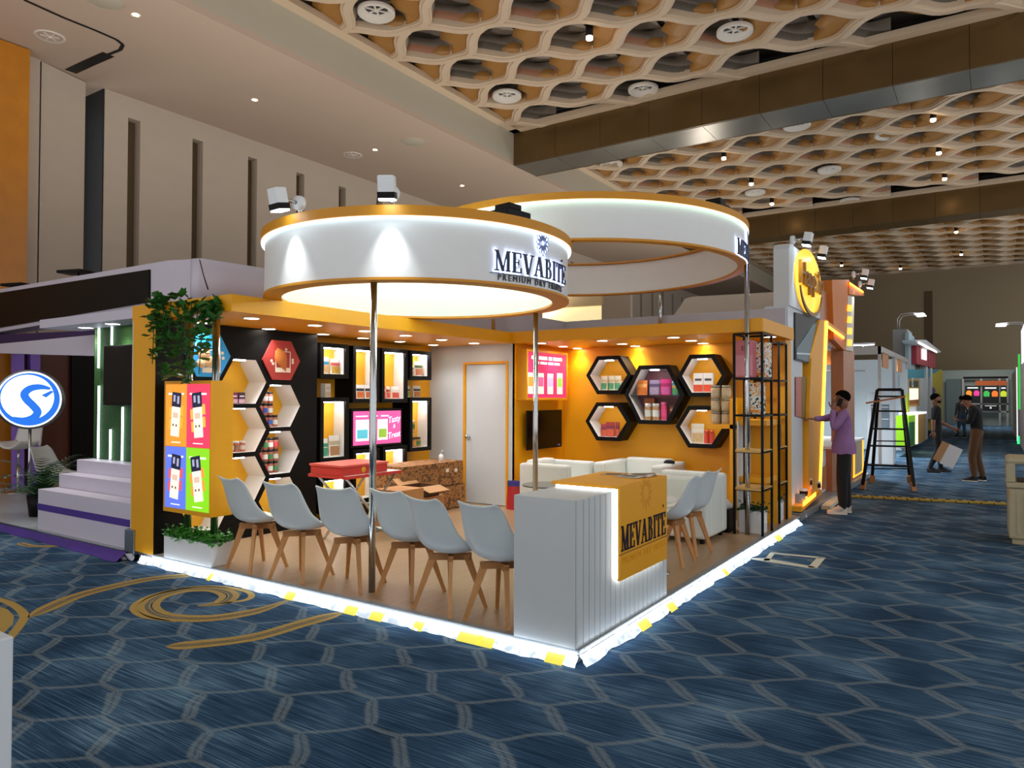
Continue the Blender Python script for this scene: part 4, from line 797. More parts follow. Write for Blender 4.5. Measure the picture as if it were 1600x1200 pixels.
def carton(x0, x1, y0, y1, z0, z1, label, m_='patterned', open_=False, labels=()):
    t = thing('cardboard_box', label, 'box', ((x0+x1)/2, (y0+y1)/2, z0), group='cardboard boxes stacked by the door'); w = .008
    m = MB(); m.box(x0, x1, y0, y0+w, z0, z1); m.box(x0, x1, y1-w, y1, z0, z1); m.box(x0, x0+w, y0+w, y1-w, z0, z1); m.box(x1-w, x1, y0+w, y1-w, z0, z1); m.box(x0, x1, y0, y1, z0, z0+w); wpart(m, 'walls', m_, t)
    if open_:
        for q, n in ((MB().bar((x1, (y0+y1)/2, z1), (x1+.16, (y0+y1)/2, z1-.05), y1-y0, .006, hint=(0, 0, 1)), 'flap'), (MB().bar((x0, (y0+y1)/2, z1), (x0-.10, (y0+y1)/2, z1+.07), y1-y0, .006, hint=(0, 0, 1)), 'flap')): wpart(q, n, 'kraft', t)
    else: wpart(MB().box(x0, x1, y0, (y0+y1)/2-.002, z1, z1+.006), 'flap', m_, t); wpart(MB().box(x0, x1, (y0+y1)/2+.002, y1, z1, z1+.006), 'flap', m_, t)
    for (y, z) in labels: wpart(MB().box(x1, x1+.001, y-.03, y+.03, z-.022, z+.022), 'paper_label', 'ivory', t)
    return t
carton(-4.38, -3.87, 3.10, 3.95, PZ, .39, 'lower patterned brown carton beside the white door'); carton(-4.36, -3.88, 2.75, 3.93, .398, .70, 'upper long patterned brown carton with two paper labels', 'patterned', False, ((3.60, .60), (3.78, .59)))
carton(-3.86, -3.50, 2.62, 3.07, PZ, .37, 'plain kraft carton under the small open carton', 'carton'); carton(-3.84, -3.52, 2.64, 3.0, .378, .50, 'small open carton with pale flaps beside the long patterned carton', 'brown', True); carton(-3.72, -3.35, 2.12, 2.52, PZ, .52, 'tall plain carton behind the front chrome pole', 'carton')
t = thing('sanitizer_bottle', 'small clear pump bottle on the patterned carton', 'bottle', (-4.0, 3.62, .705)); MB().lathe([(0, 0), (.03, 0), (.032, .08), (.012, .1), (0, .1)], 12).build('body', 'white', t); MB().tube([(0, 0, .1), (0, 0, .14), (.03, 0, .145)], .006).build('pump', 'white', t)
p = at(804, 800, 2, PZ); t = thing('snack_bag', 'red and blue crumpled snack bag leaning beside the storage door', 'bag', (-3.2, 4.15, PZ), .3); m = MB(); m.grid(lambda u, v: ((u-.5)*.22*(1-.15*v), -.06*math.sin(math.pi*u)*(1-v*.8)-.01, v*.36), 6, 6); m.grid(lambda u, v: ((u-.5)*.22*(1-.15*v), .06*math.sin(math.pi*u)*(1-v*.8), v*.36), 6, 6, flip=True); m.build('body', cm('#b8282c'), t); MB().box(-.09, .09, -.03, .03, .30, .37).build('neck', cm('#3a3a8a'), t)
# ---------------------------------------------------------------- lightbox on poles, planter and ivy at the front left
X0, X1, Y0, Y1, Z0, Z1 = -4.31, -3.60, .02, .24, .505, 1.685
lbx = thing('poster_lightbox', 'orange lightbox on chrome poles with four bright snack-bar posters', 'lightbox', (-3.95, .13, PZ))
def lp(m, n, mm, **k): return wpart(m, n, mm, lbx, **k)
lp(MB().box(X0, X1, Y0, Y1, Z0, Z1), 'casing', 'orange')
for x in (-4.12, -3.72):
    for dx in (0, .045): lp(MB().tube([(x+dx, .13, PZ+.2), (x+dx, .13, ZC)], .019), 'pole', 'chrome')
xm = (X0+.02+X1-.012)/2; zm = (Z0+Z1)/2+.0
def poster(xa, xb, za, zb2, col, tilt, fruit):
    g = lp(MB().box(xa, xb, Y0-.004, Y0-.001, za, zb2), 'poster', em(col, .95)); cx = (xa+xb)/2; w = xb-xa; h = zb2-za; cz = za+h*.5; R = Matrix.Rotation(tilt, 3, 'Y')
    def q(x, z, a, b3, y, mm, n):
        m = MB().obox((x, 0, z), (a, .002, b3)); m.v = [tuple(R@Vector(p)+Vector((cx, y, cz))) for p in m.v]; wpart(m, n, mm, g)
    for i, (dx, dz) in enumerate(((-.085, .02), (.085, .05), (.08, -.06), (-.08, -.09))): q(dx, dz, .05, .09, Y0-.0045, em(fruit, .8), 'fruit_print')
    q(0, -.05, .13, .28, Y0-.007, em('#f6ecdc', .85), 'wrapper_print'); q(0, .14, .14, .13, Y0-.0075, em('#20244a', .3), 'wrapper_top'); q(-.03, .15, .03, .06, Y0-.009, em('#b8b8d8', .6), 'wrapper_mark'); q(.03, .14, .03, .07, Y0-.009, em('#b8b8d8', .6), 'wrapper_mark')
    q(0, .0, .08, .05, Y0-.009, em('#e8c8b0', .7), 'wrapper_art'); q(-.03, -.09, .02, .02, Y0-.009, em('#8a6a4a', .4), 'wrapper_dot'); q(.02, -.09, .02, .02, Y0-.009, em('#8a6a4a', .4), 'wrapper_dot')
    wpart(MB().box(cx-w*.36, cx+w*.36, Y0-.006, Y0-.004, za+h*.83, za+h*.86), 'headline', em('#fff6ee', .9), g); wpart(MB().box(cx-w*.2, cx+w*.22, Y0-.006, Y0-.004, za+h*.055, za+h*.07), 'footer', em('#fff6ee', .7), g)
poster(X0+.03, xm, zm+.005, Z1-.03, '#f2922c', .08, '#f0b038'); poster(xm, X1-.01, zm+.005, Z1-.03, '#ee3a5c', -.1, '#f0b848'); poster(X0+.03, xm, Z0+.04, zm, '#5c74e0', .1, '#e05a68'); poster(xm, X1-.01, Z0+.04, zm, '#84d018', -.16, '#f0a040')
pl = thing('planter_box', 'white trough planter of green foliage under the poster lightbox', 'planter', (-3.9, .1, PZ)); wpart(MB().box(-4.26, -3.545, .0, .22, PZ+.001, .285), 'trough', 'white', pl, bev=.004)
def leaves(n, fn, size, rnd, flat=.0):
    m = MB()
    for _ in range(n):
        c = Vector(fn(rnd)); a = rnd.uniform(0, 6.283); e = rnd.uniform(-.6, 1.0); s = size*rnd.uniform(.7, 1.3)
        d = Vector((math.cos(a)*math.cos(e), math.sin(a)*math.cos(e), math.sin(e))); u = d.cross(Vector((rnd.uniform(-.3, .3), rnd.uniform(-.3, .3), 1))).normalized()*s*.45; n_ = u.cross(d).normalized()*s*.12
        m.add([c, c+d*s*.35+u+n_, c+d*s, c+d*s*.35-u+n_, c+d*s*.45-n_], [(0, 1, 4), (1, 2, 4), (2, 3, 4), (3, 0, 4)], 0, True)
    return m
rnd = random.Random(11)
o = wpart(leaves(900, lambda r: (r.uniform(-4.28, -3.53), r.uniform(-.01, .22), .275+abs(r.gauss(0, .035))), .04, rnd), 'foliage', 'leaf2', pl); o['kind'] = 'stuff'
iv = thing('hanging_ivy', 'dark green ivy garland hanging from the soffit around the lightbox poles', 'ivy', (-3.95, .05, Z1))
def ivp(r):
    px = 232+110*r.random(); top = 462+(8 if px > 300 else 0); lo = {0: 560, 1: 590, 2: 595, 3: 560, 4: 500}[min(4, int((px-232)/23))]
    py = top+(lo-top)*r.random()**1.1; return at(px, py, 1, r.uniform(-.10, .02))
o = wpart(leaves(420, ivp, .085, rnd), 'foliage', 'leaf', iv); o['kind'] = 'stuff'
m = MB()
for k in range(9):
    p = at(245+k*11, 470, 1, -.03); q = at(240+k*11+rnd.uniform(-8, 8), 560+rnd.uniform(-20, 25), 1, -.05); m.tube([p, p.lerp(q, .5)+Vector((.02, -.02, 0)), q], .004, 5)
wpart(m, 'stem', 'leafdark', iv)
# ---------------------------------------------------------------- metal racks at the aisle end
def rack(x0, x1, y0, y1, zs, boards, label):
    t = thing('display_rack', label, 'rack', ((x0+x1)/2, (y0+y1)/2, PZ), group='black metal racks')
    for x in (x0, x1):
        for y in (y0, y1): wpart(MB().box(x-.012, x+.012, y-.012, y+.012, PZ, zs[0]), 'post', 'black', t)
    for z in zs:
        for q in (((x0, y0), (x1, y0)), ((x0, y1), (x1, y1)), ((x0, y0), (x0, y1)), ((x1, y0), (x1, y1))): wpart(MB().bar((q[0][0], q[0][1], z), (q[1][0], q[1][1], z), .02, .02), 'rail', 'black', t)
    for z in boards: wpart(MB().box(x0-.01, x1+.01, y0-.012, y1+.012, z-.002, z+.022), 'shelf_board', 'ply', t)
    return t
rack(-.33, -.035, 4.10, 4.48, (2.235, 1.756, 1.359, .969, .567), (.969, .567), 'tall black rack nearest the aisle holding a pink bag'); rack(-.36, -.085, 5.02, 5.38, (2.20, 1.754, 1.349, .953, .534), (.953, .534), 'black rack against the orange back wall behind the first rack')
t = thing('gift_bag', 'tall pink snack bag on the upper rack shelf', 'bag', (-.235, 4.22, 1.77), -.15); m = MB().box(-.10, .10, -.07, .07, 0, .40); m.v = [(p[0]*(1-.12*(p[2] > .1)), p[1], p[2]) for p in m.v]; m.build('body', cm('#d87a84'), t, bev=.01); MB().box(-.10, .10, -.072, -.07, .02, .24).build('front_print', cm('#e49aa2'), t); m = text_mb('EL', .07, .0005); m.v = [(p[0]+.01, -.074-p[2], .29+p[1]) for p in m.v]; m.build('lettering', 'navy', t)
blotch('confetti', [(0, '#2a2a28'), (.38, '#e6e6de'), (.52, '#e89a20'), (.60, '#e6e6de'), (.66, '#c8642c')], 22)
for i, (x, y, z, h, lab) in enumerate(((-.08, 4.32, 1.77, .38, 'white and orange speckled bag beside the pink bag'), (-.12, 4.22, 1.372, .34, 'speckled bag on the rack shelf below the pink bag'))):
    t = thing('gift_bag', lab, 'bag', (x, y, z), -.2, 'bags on the rack'); MB().box(-.06, .06, -.08, .08, 0, h).build('body', 'confetti', t, bev=.008)
    MB().box(-.061, .061, -.0825, -.08, .02, .05).build('print_stripe', cm('#e08a20'), t)
t = thing('snack_carton', 'dark red printed carton on the rear rack', 'carton', (-.22, 5.18, .976)); MB().box(-.11, .11, -.05, .05, 0, .26).build('box', cm('#5a2a22'), t); MB().box(-.09, .09, -.0515, -.05, .03, .16).build('print', nutmat('#a84a34'), t)
for i, (x0, x1, y0, y1, lab) in enumerate(((-.31, -.07, 4.2, 4.42, 'small white trough planter at the foot of the first rack'), (-.34, -.11, 5.06, 5.34, 'small white trough planter at the foot of the rear rack'))):
    t = thing('planter_box', lab, 'planter', ((x0+x1)/2, (y0+y1)/2, PZ), group='small trough planters'); wpart(MB().box(x0, x1, y0, y1, PZ+.001, PZ+.24), 'trough', 'white', t, bev=.004)
    o = wpart(leaves(220, lambda r: (r.uniform(x0-.01, x1+.01), r.uniform(y0-.01, y1+.01), PZ+.23+abs(r.gauss(0, .03))), .04, rnd), 'foliage', 'leafdark', t); o['kind'] = 'stuff'
su = thing('shelf_unit', 'low orange shelf unit with white back between the racks', 'shelf', (-.25, 4.75, PZ))
wpart(MB().box(-.42, -.40, 4.5, 5.0, PZ, 1.28), 'white_back', 'whitewall', su)
for z in (1.24, .60): wpart(MB().box(-.40, -.10, 4.52, 4.98, z, z+.06), 'shelf_board', 'orange', su)
wpart(MB().box(-.42, -.10, 4.98, 5.0, PZ, 1.3), 'side_panel', 'orange', su)
t = thing('dark_bin', 'black box with crumpled white paper on top beside the armchair', 'bin', (-.28, 4.75-.62, PZ)); t.location = (-.50, 4.22, PZ)
MB().box(-.11, .11, -.13, .13, 0, .25).build('box', 'black', t, bev=.006); m = MB(); m.lathe([(0, .085), (.05, .08), (.085, .04), (.10, 0), (0, 0)], 9); m.v = [(x*1.1+rnd.uniform(-.012, .012), y+rnd.uniform(-.012, .012), z+.251+rnd.uniform(0, .012)) for x, y, z in m.v]; m.build('paper', 'white', t)
t = thing('snack_bag', 'yellow-green crumpled bag against the orange wall by the rack', 'bag', (-.62, 5.2, PZ), .2); MB().grid(lambda u, v: ((u-.5)*.2*(1-.2*v), -.05*math.sin(math.pi*u)*(1-v), v*.5), 6, 6).build('body', cm('#a8a838'), t, solid=.01); MB().box(-.09, .07, -.02, .02, .44, .52).build('neck', cm('#5a7a3a'), t)
# ---------------------------------------------------------------- neighbouring stall on the left
def pz(pts, y, th, name, mm, root):          # panel from photo outline on the plane y, thickness towards +y
    P = [at(a, b, 1, y) for a, b in pts]; m = MB(); m.poly([(p.x, p.z) for p in P], XZ, y, y+th); return wpart(m, name, mm, root)
def pxp(pts, x, th, name, mm, root):         # panel on the plane x, thickness towards -x
    P = [at(a, b, 0, x) for a, b in pts]; m = MB(); m.poly([(p.y, p.z) for p in P], YZ, x, x-th); return wpart(m, name, mm, root)
mat('palefloor', '#b4bec4', .3, var=.06, vscale=2); mat('turf', '#1d4a14', .85, var=.35, vscale=40, bump=.6, bscale=60); mat('tubeled', '#ffffff', .5, emit='#e8f4ff', es=4); mat('mahogany', '#5a2814', .35, var=.3, vscale=6, stretch=(1, 1, .2)); mat('violet', '#9474e0', .5)
ls = thing('stall_platform', 'pale stall platform on the left with a purple fabric skirt', 'platform', (-8.5, 2, 0)); wpart(MB().box(-11.05, -4.87, -.04, 4.6, 0, .08), 'deck', 'palefloor', ls)
m = MB().grid(lambda u, v: (-11.05+6.25*u, -.045-.05*v-.012*math.sin(u*60)*v-.22*max(0, u-.75)*v, .08*(1-v)+.003), 60, 2); wpart(m, 'skirt', 'purple', ls); wpart(MB().box(-11.05, -4.87, -.05, -.03, .076, .088), 'edge_trim', 'steel', ls)
SX0, SX1 = -6.76, -4.872; y1 = .02; y2 = at(92, 750, 0, SX0).y; y3 = at(120, 722, 0, SX0).y; z1 = at(60, 764, 1, y1).z; z2 = at(92, 740, 1, y2).z; z3 = at(121, 718, 1, y3).z; y4 = y3+(y3-y2)
st = thing('display_steps', 'white three-tier display steps with a purple stripe, left of the orange wall', 'display steps', ((SX0+SX1)/2, (y1+y4)/2, .08))
wpart(MB().box(SX0, SX1, y1, y2, .081, z1), 'tier', 'lav', st, bev=.004); wpart(MB().box(SX0, SX1, y2, y3, .081, z2), 'tier', 'lav', st, bev=.004); wpart(MB().box(SX0, SX1, y3, y4, .081, z3), 'tier', 'lav', st, bev=.004)
zs = at(58, 791, 1, y1).z; wpart(MB().box(SX0-.002, SX1, y1-.004, y1, zs-.035, zs+.035), 'stripe', 'purple', st)
gw = thing('turf_wall', 'artificial grass wall with vertical white light tubes', 'partition', ((SX0+SX1)/2, y4, .08)); gx0 = at(147, 620, 1, y4).x; zc = at(150, 512, 1, y4).z; wpart(MB().box(gx0, -4.87, y4, y4+.08, .081, zc+.02), 'turf', 'turf', gw)
for px, ya, yb in ((154.7, 513, 575), (154.7, 603, 719), (175, 511, 539), (191.8, 636, 720), (172.7, 671, 720)):
    a, b = at(px, ya, 1, y4-.02), at(px, yb, 1, y4-.02); wpart(MB().tube([(a.x, y4-.02, max(b.z, z3+.01)), (a.x, y4-.02, min(a.z, zc))], .012, 8), 'light_tube', 'tubeled', gw)
a, b = at(162, 541, 1, y4-.12), at(215, 634, 1, y4-.12); t = thing('television', 'black television on the grass wall of the left stall', 'television', ((a.x+b.x)/2, y4, b.z)); wpart(MB().box(a.x, b.x, y4-.12, y4-.08, b.z, a.z), 'bezel', 'black', t, bev=.004); wpart(MB().box(a.x+.02, b.x-.02, y4-.123, y4-.12, b.z+.03, a.z-.02), 'screen', 'screen', t); wpart(MB().box((a.x+b.x)/2-.1, (a.x+b.x)/2+.1, y4-.08, y4, (a.z+b.z)/2-.1, (a.z+b.z)/2+.1), 'bracket', 'steel', t)
cy = .25; cn = thing('stall_canopy', 'white canopy slab with downlights over the display steps', 'canopy', (-6, 1.2, 2.3)); a = at(62, 500, 1, cy); zlo = at(62, 513, 1, cy).z; wpart(MB().box(a.x, -4.86, cy, y4+.1, zlo, a.z), 'slab', 'lav', cn)
for px, py in ((134, 512), (176, 506)):
    p = at(px, py, 2, zlo); q = MB(); q.lathe([(.07, 0), (.085, -.006), (.09, 0)], 18, mi=1); q.disc((0, 0, -.003), .072, 18, 0, up=False); o = q.mv(p-Vector((0, 0, .0))).mv(-cn.location).build('downlight', ['downlight', 'white'], cn)
    ld = bpy.data.lights.new('downlight_lamp', 'SPOT'); ld.energy = 30; ld.spot_size = 2.2; ld.spot_blend = .9; ld.shadow_soft_size = .06; lo = bpy.data.objects.new('downlight_lamp', ld); COL.objects.link(lo); lo.parent = cn; lo.location = Vector((p.x, p.y, zlo-.02))-cn.location
fs = thing('stall_fascia', 'large black and lilac sign fascia of the left stall', 'fascia', (-8, 1.6, 2.3)); YF = .95
pz([(-30, 462), (233, 421), (233, 472), (-30, 517)], YF-.02, .02, 'black_panel', 'black', fs); pz([(-30, 457), (262, 407), (300, 405), (300, 470), (233, 480), (-30, 523)], YF, .3, 'surround', 'lav', fs)
a, b = at(300, 405, 1, YF), at(300, 475, 1, YF); e = at(376, 425, 0, a.x+.1); wpart(MB().grid(lambda u, v: (a.x+.25*math.sin(u*math.pi/2), YF+.3*(1-math.cos(u*math.pi/2)) if u < .3 else YF+.033+(u-.3)*3.0, b.z+(a.z-b.z)*v), 10, 1), 'side_panel', 'lav', fs, solid=.04)
pz([(-30, 524), (150, 516), (150, 524), (-30, 545)], YF+.02, .2, 'purple_band', 'purpledark', fs); pz([(-30, 540), (148, 523), (147, 556), (-30, 551)], YF-.15, .2, 'white_wedge', 'lav', fs)
m = MB().tube([at(312, 406, 1, YF-.03), at(318, 430, 1, YF-.2), at(325, 452, 1, .0)], .006, 6); wpart(m, 'cable', 'black', fs)
for px in (28, 118): p = at(px, 450 if px < 60 else 430, 1, YF+.1); t = thing('flood_lamp', 'dark flat flood lamp on the left stall fascia, '+('outer' if px < 60 else 'inner')+' one', 'flood lamp', p, .3, 'dark flood lamps on the left fascia'); MB().box(-.2, .2, -.12, .12, .02, .06).build('housing', 'black', t, bev=.01); MB().tube([(0, .05, -.06), (0, .05, .03)], .012).build('stem', 'black', t)
bw = thing('stall_backdrop', 'dark wood backdrop of the left stall with purple columns', 'partition', (-11.2, 3, 0)); XBk = -11.15
pxp([(62, 540), (150, 540), (150, 745), (62, 760)], XBk, .05, 'wood_panel', 'mahogany', bw); pxp([(112, 540), (150, 540), (150, 745), (112, 752)], XBk+.06, .05, 'dark_panel', 'black', bw)
for xa, xb in ((23, 38), (48, 63)): pxp([(xa, 545), (xb, 545), (xb, 764), (xa, 766)], XBk+.15, .13, 'purple_column', 'violet', bw)
pxp([(24, 545), (62, 545), (62, 762), (24, 764)], XBk+.01, .05, 'wood_panel', 'mahogany', bw)
# round illuminated emblem
c = at(46, 624, 1, .9); sg = thing('round_sign', 'round illuminated white sign with a blue swirl S emblem', 'sign', (c.x, c.y, c.z)); vd = Vector((CAM.x-c.x, CAM.y-c.y, 0)).normalized(); vd = (vd+Vector((0, -.25, 0))).normalized(); sg.rotation_euler = (0, 0, math.atan2(vd.y, vd.x)-math.pi/2+math.pi)
rr = .415; mat('signblue', '#1a6ad8', .4, emit='#1a70e0', es=.9); mat('signwhite', '#ffffff', .4, emit='#f4faff', es=1.5)
def dz(prof, n=40): return MB().lathe(prof, n, M=Matrix.Rotation(math.pi/2, 3, 'X'))
dz([(0, -.12), (rr, -.12), (rr, 0), (rr*.93, .0)]).build('casing', 'steel', sg); dz([(rr*.93, 0), (0, .0)]).build('face', 'signwhite', sg)
dzz = lambda p, q, h: (p*rr, -h, q*rr)
m = MB(); n = 48
oc = [(.88*math.cos(2*math.pi*i/n), .88*math.sin(2*math.pi*i/n)) for i in range(n)]; ic = [(-.05+.76*math.cos(2*math.pi*i/n), .06+.76*math.sin(2*math.pi*i/n)) for i in range(n)]
m.add([dzz(p, q, .006) for p, q in oc]+[dzz(p, q, .006) for p, q in ic], [(i, (i+1) % n, (i+1) % n+n, i+n) for i in range(n)]); m.build('blue_ring', 'signblue', sg)
ctr = [(.60, .36), (.30, .42), (.02, .36), (-.14, .18), (-.06, -.02), (.10, -.20), (.24, -.42), (.12, -.62), (-.15, -.70), (-.45, -.62)]; wd = [.04, .09, .11, .12, .12, .12, .12, .12, .10, .05]
def cr(L):
    out = []
    for i in range(len(L)-1):
        p0, p1, p2, p3 = L[max(i-1, 0)], L[i], L[i+1], L[min(i+2, len(L)-1)]
        for k in range(5):
            f_ = k/5; out.append(tuple(.5*(2*b_+(c_-a_)*f_+(2*a_-5*b_+4*c_-d_)*f_*f_+(3*b_-a_-3*c_+d_)*f_**3) for a_, b_, c_, d_ in zip(p0, p1, p2, p3)))
    return out+[L[-1]]
_c3 = cr([(x, y, w) for (x, y), w in zip(ctr, wd)]); ctr = [(x, y) for x, y, w in _c3]; wd = [w for x, y, w in _c3]
m = MB(); V = []
for i, (x, y) in enumerate(ctr):
    x0, y0 = ctr[max(i-1, 0)]; x1_, y1_ = ctr[min(i+1, len(ctr)-1)]; L = math.hypot(x1_-x0, y1_-y0); ux, uy = -(y1_-y0)/L*wd[i], (x1_-x0)/L*wd[i]; V += [dzz(x+ux, y+uy, .009), dzz(x-ux, y-uy, .009)]
m.add(V, [(2*i, 2*i+1, 2*i+3, 2*i+2) for i in range(len(ctr)-1)]); m.build('swirl', 'signblue', sg); m = MB().poly([(.34, .14), (.62, .30), (.70, .26), (.48, .06)], dzz, .006, .009); m.build('swirl_tip', 'signblue', sg)
MB().tube([(0, .06, -c.z+.08), (0, .06, -.3)], .02).build('post', 'chrome', sg)
# bar stool, chair, palm
def stool(loc, rz, label):
    t = thing('bar_stool', label, 'stool', loc, rz, 'white stools of the left stall'); MB().lathe([(0, .03), (.03, .03), (.06, .02), (.2, .008), (.2, 0), (0, 0)], 24).build('base', 'chrome', t); MB().tube([(0, 0, .02), (0, 0, .40)], .028).build('column', 'chrome', t); MB().tube([(0, 0, .40), (0, 0, .66)], .018).build('piston', 'chrome', t)
    MB().tube([(.2*math.cos(a), .2*math.sin(a), .24) for a in [k*math.pi/8-math.pi/2 for k in range(9)]], .008).build('foot_ring', 'chrome', t)
    MB().grid(lambda u, v: ((u-.5)*.44, (v-.5)*.38, .66+.10*abs(2*u-1)**2+.02*(2*v-1)**2), 10, 8).build('seat', 'white', t, solid=.03)
    MB().grid(lambda u, v: ((u-.5)*.50*(1-.12*v), -.2-.06*v+.06*(2*u-1)**2, .74+.24*v-.05*(2*u-1)**4*(1-v)), 10, 6).build('backrest', 'white', t, solid=.025); return t
p = at(28, 769, 2, .08); stool((p.x, p.y, .08), math.radians(200), 'white bar stool with chrome stem under the round blue sign')
p = at(88, 735, 2, .55); dup(ch0, (p.x, p.y, .08), math.radians(-65), 'white shell chair of the left stall behind the palm', 'chairs of the left stall')
pm = thing('potted_palm', 'leafy green palm in a dark pot beside the white steps', 'plant', (at(62, 790, 1, .45).x, .45, .08)); MB().lathe([(0, 0), (.11, 0), (.14, .26), (.12, .26), (.11, .22), (0, .22)], 16).build('pot', 'black', pm)
m = MB(); r = random.Random(5)
for k in range(26):
    a = r.uniform(0, 6.283); L = r.uniform(.45, .75); el = r.uniform(.5, 1.35); prev = Vector((0, 0, .22)); pts = []
    for i in range(8):
        t_ = i/7; e_ = el-1.3*t_*t_; prev = prev+Vector((math.cos(a)*math.cos(e_), math.sin(a)*math.cos(e_), math.sin(e_)))*(L/7); pts.append(prev.copy())
    for i in range(1, 8):
        d = (pts[i]-pts[i-1]).normalized(); s = d.cross(Vector((0, 0, 1))).normalized()
        for sd in (-1, 1):
            for j in (0, .5):
                q = pts[i-1].lerp(pts[i], j); tip = q+(d*.6+s*sd*.9+Vector((0, 0, -.15))).normalized()*.14*(1-.5*abs(i/7-.4)); w = d*.012; m.add([q-w, q+w, tip], [(0, 1, 2)])
o = m.build('fronds', 'leafdark', pm); o['kind'] = 'stuff'
# wrapped LED drivers
def driver(px, py, s, label):
    p = at(px, py, 2, 0); t = thing('led_driver', label, 'power box', (p.x, p.y, 0), .2, 'wrapped LED power boxes'); MB().box(-.05*s, .05*s, -.04*s, .04*s, .05, .05+.20*s).build('housing', 'steel', t, bev=.004); MB().box(-.06*s, .06*s, -.05*s, .05*s, .0, .05).build('foot', 'black', t); MB().tube([(0, 0, .05+.2*s), (.02, .02, .08+.2*s), (.04, .05, .05+.2*s)], .008).build('cable', 'black', t); m = MB().grid(lambda u, v: (-.07*s+.14*s*u, -.056*s-.012*math.sin(9*u+4*v), .01+.06*v), 8, 4); m.build('plastic_wrap', 'wrap', t)
driver(208, 874, 1.2, 'grey LED power box in plastic at the foot of the orange wall end'); driver(1250, 808, 1.25, 'grey LED power box at the far end of the platform edge')
t = thing('white_plinth', 'white plinth cut off at the lower left picture edge', 'plinth', (-.3, -3.3, 0)); q = at(22, 994, 2, 1.0); wpart(MB().box(q.x-.9, q.x, q.y-.9, q.y, 0, 1.0), 'body', 'whitewall', t, bev=.004)
# ---------------------------------------------------------------- yellow snack stall further down the aisle
XH = -.139
hs = thing('snack_stall_sign', 'tall white sign block with glowing yellow script and a smile', 'sign', (XH-.1, 6.7, .09)); hy1 = at(1281, 440, 0, XH).y; ht = at(1232, 378, 0, XH).z; hb_ = at(1262, 490, 0, XH).z
pts = [(5.78, hb_), (hy1, hb_), (hy1, ht-.15), (hy1-.15, ht), (5.86, ht), (5.78, ht-.08)]
m = MB().poly(pts, YZ, XH, XH-.19); wpart(m, 'sign_block', 'whitewall', hs)
wpart(MB().box(XH-.30, XH-.02, 5.785, 6.62, .09, hb_), 'pillar', 'whitewall', hs)
mat('yglow', '#ffd040', .4, emit='#ffb828', es=1.1); mat('ochre', '#8a6414', .4); mat('orangeled', '#ffb040', .4, emit='#ff9a20', es=7)
a, b = at(1243, 430, 0, XH).y, at(1279, 440, 0, XH).y
for nm, mm, x, th in (('lettering', 'ochre', XH+.05, .02),):
    m = text_mb('Happilo', 1.0, .5, 'LEFT'); wmax = max(p[0] for p in m.v); zb_ = at(1262, 452, 0, XH).z; sc = (b-a)/wmax; m.v = [(x+p[2]*th*2, a+p[0]*sc-(.012 if nm != 'lettering' else 0), zb_+p[1]*.44-(.012 if nm != 'lettering' else 0)) for p in m.v]
    wpart(m, nm, mm, hs)
    V = []
    for i in range(17):
        t_ = i/16; ang = math.pi*(1.08+.84*t_); w = .045*math.sin(math.pi*t_)+.01; cx_, cz_ = (a+b)/2, zb_+.06
        for rr_ in (.62, .62+w*1.6): V.append((x, cx_+rr_*(b-a)*.78*math.cos(ang), cz_+rr_*.62*math.sin(ang)))
    m = MB().add(V, [(2*i, 2*i+1, 2*i+3, 2*i+2) for i in range(16)]); wpart(m, 'smile_'+('stroke' if nm == 'lettering' else 'glow'), mm, hs, solid=.02)
m = MB().poly([((a+b)/2+(b-a)*.56*math.cos(2*math.pi*i/28), zb_+.10+.44*math.sin(2*math.pi*i/28)) for i in range(28)], YZ, XH+.004, XH+.02); wpart(m, 'glow_panel', 'yglow', hs)
for k, (px, py) in enumerate(((1243, 378), (1268, 400))):
    p = at(px, py, 0, XH); l_ = flood((XH-.02, p.y, min(p.z, ht-.0)), (XH+2, p.y, p.z), 'pale flood lamp on the yellow script sign, '+('left' if k == 0 else 'right')+' one')
pxp([(1243, 488), (1281, 498), (1281, 573), (1243, 562)], XH+.005, .02, 'dark_poster', cm('#2a2c2c'), hs); mat('bellgrey', '#6f858c', .5)
pxp([(1245, 556), (1245, 545), (1252, 535), (1262, 520), (1270, 508), (1280, 502), (1280, 570), (1245, 560)], XH+.012, .006, 'bell_print', 'bellgrey', hs); pxp([(1245, 551), (1280, 553), (1280, 555), (1245, 553.5)], XH+.016, .004, 'bell_line', cm('#d8e6ea'), hs)
pxp([(1244, 589), (1252, 589), (1252, 652), (1244, 650)], XH+.0, .01, 'pink_print', nutmat('#c87a70'), hs); pxp([(1252, 589), (1261, 589), (1260, 654), (1252, 652)], XH+.0, .01, 'olive_print', nutmat('#8a6a20'), hs)
ar = thing('orange_arch', 'slanted orange arch edged with an amber light line', 'arch', (XH-.1, 7.5, .09))
pxp([(1262, 782), (1264, 640), (1268, 560), (1281, 500), (1293, 500), (1290, 560), (1281, 770)], XH+.04, .16, 'leg', 'orange', ar); pxp([(1290, 502), (1294, 502), (1283, 768), (1280.5, 768)], XH+.05, .012, 'light_line', 'orangeled', ar)
pxp([(1291, 500), (1321, 522), (1321, 531), (1291, 510)], XH+.03, .10, 'beam', 'orange', ar); pxp([(1294, 508), (1319, 526), (1319, 530), (1294, 512)], XH+.042, .010, 'light_line', 'orangeled', ar)
pxp([(1252, 792), (1284, 765), (1284, 772), (1252, 800)], XH+.10, .2, 'plinth', 'orange', ar); pxp([(1256, 785), (1275, 769), (1275, 775), (1256, 791)], XH+.115, .01, 'light_line', 'orangeled', ar)
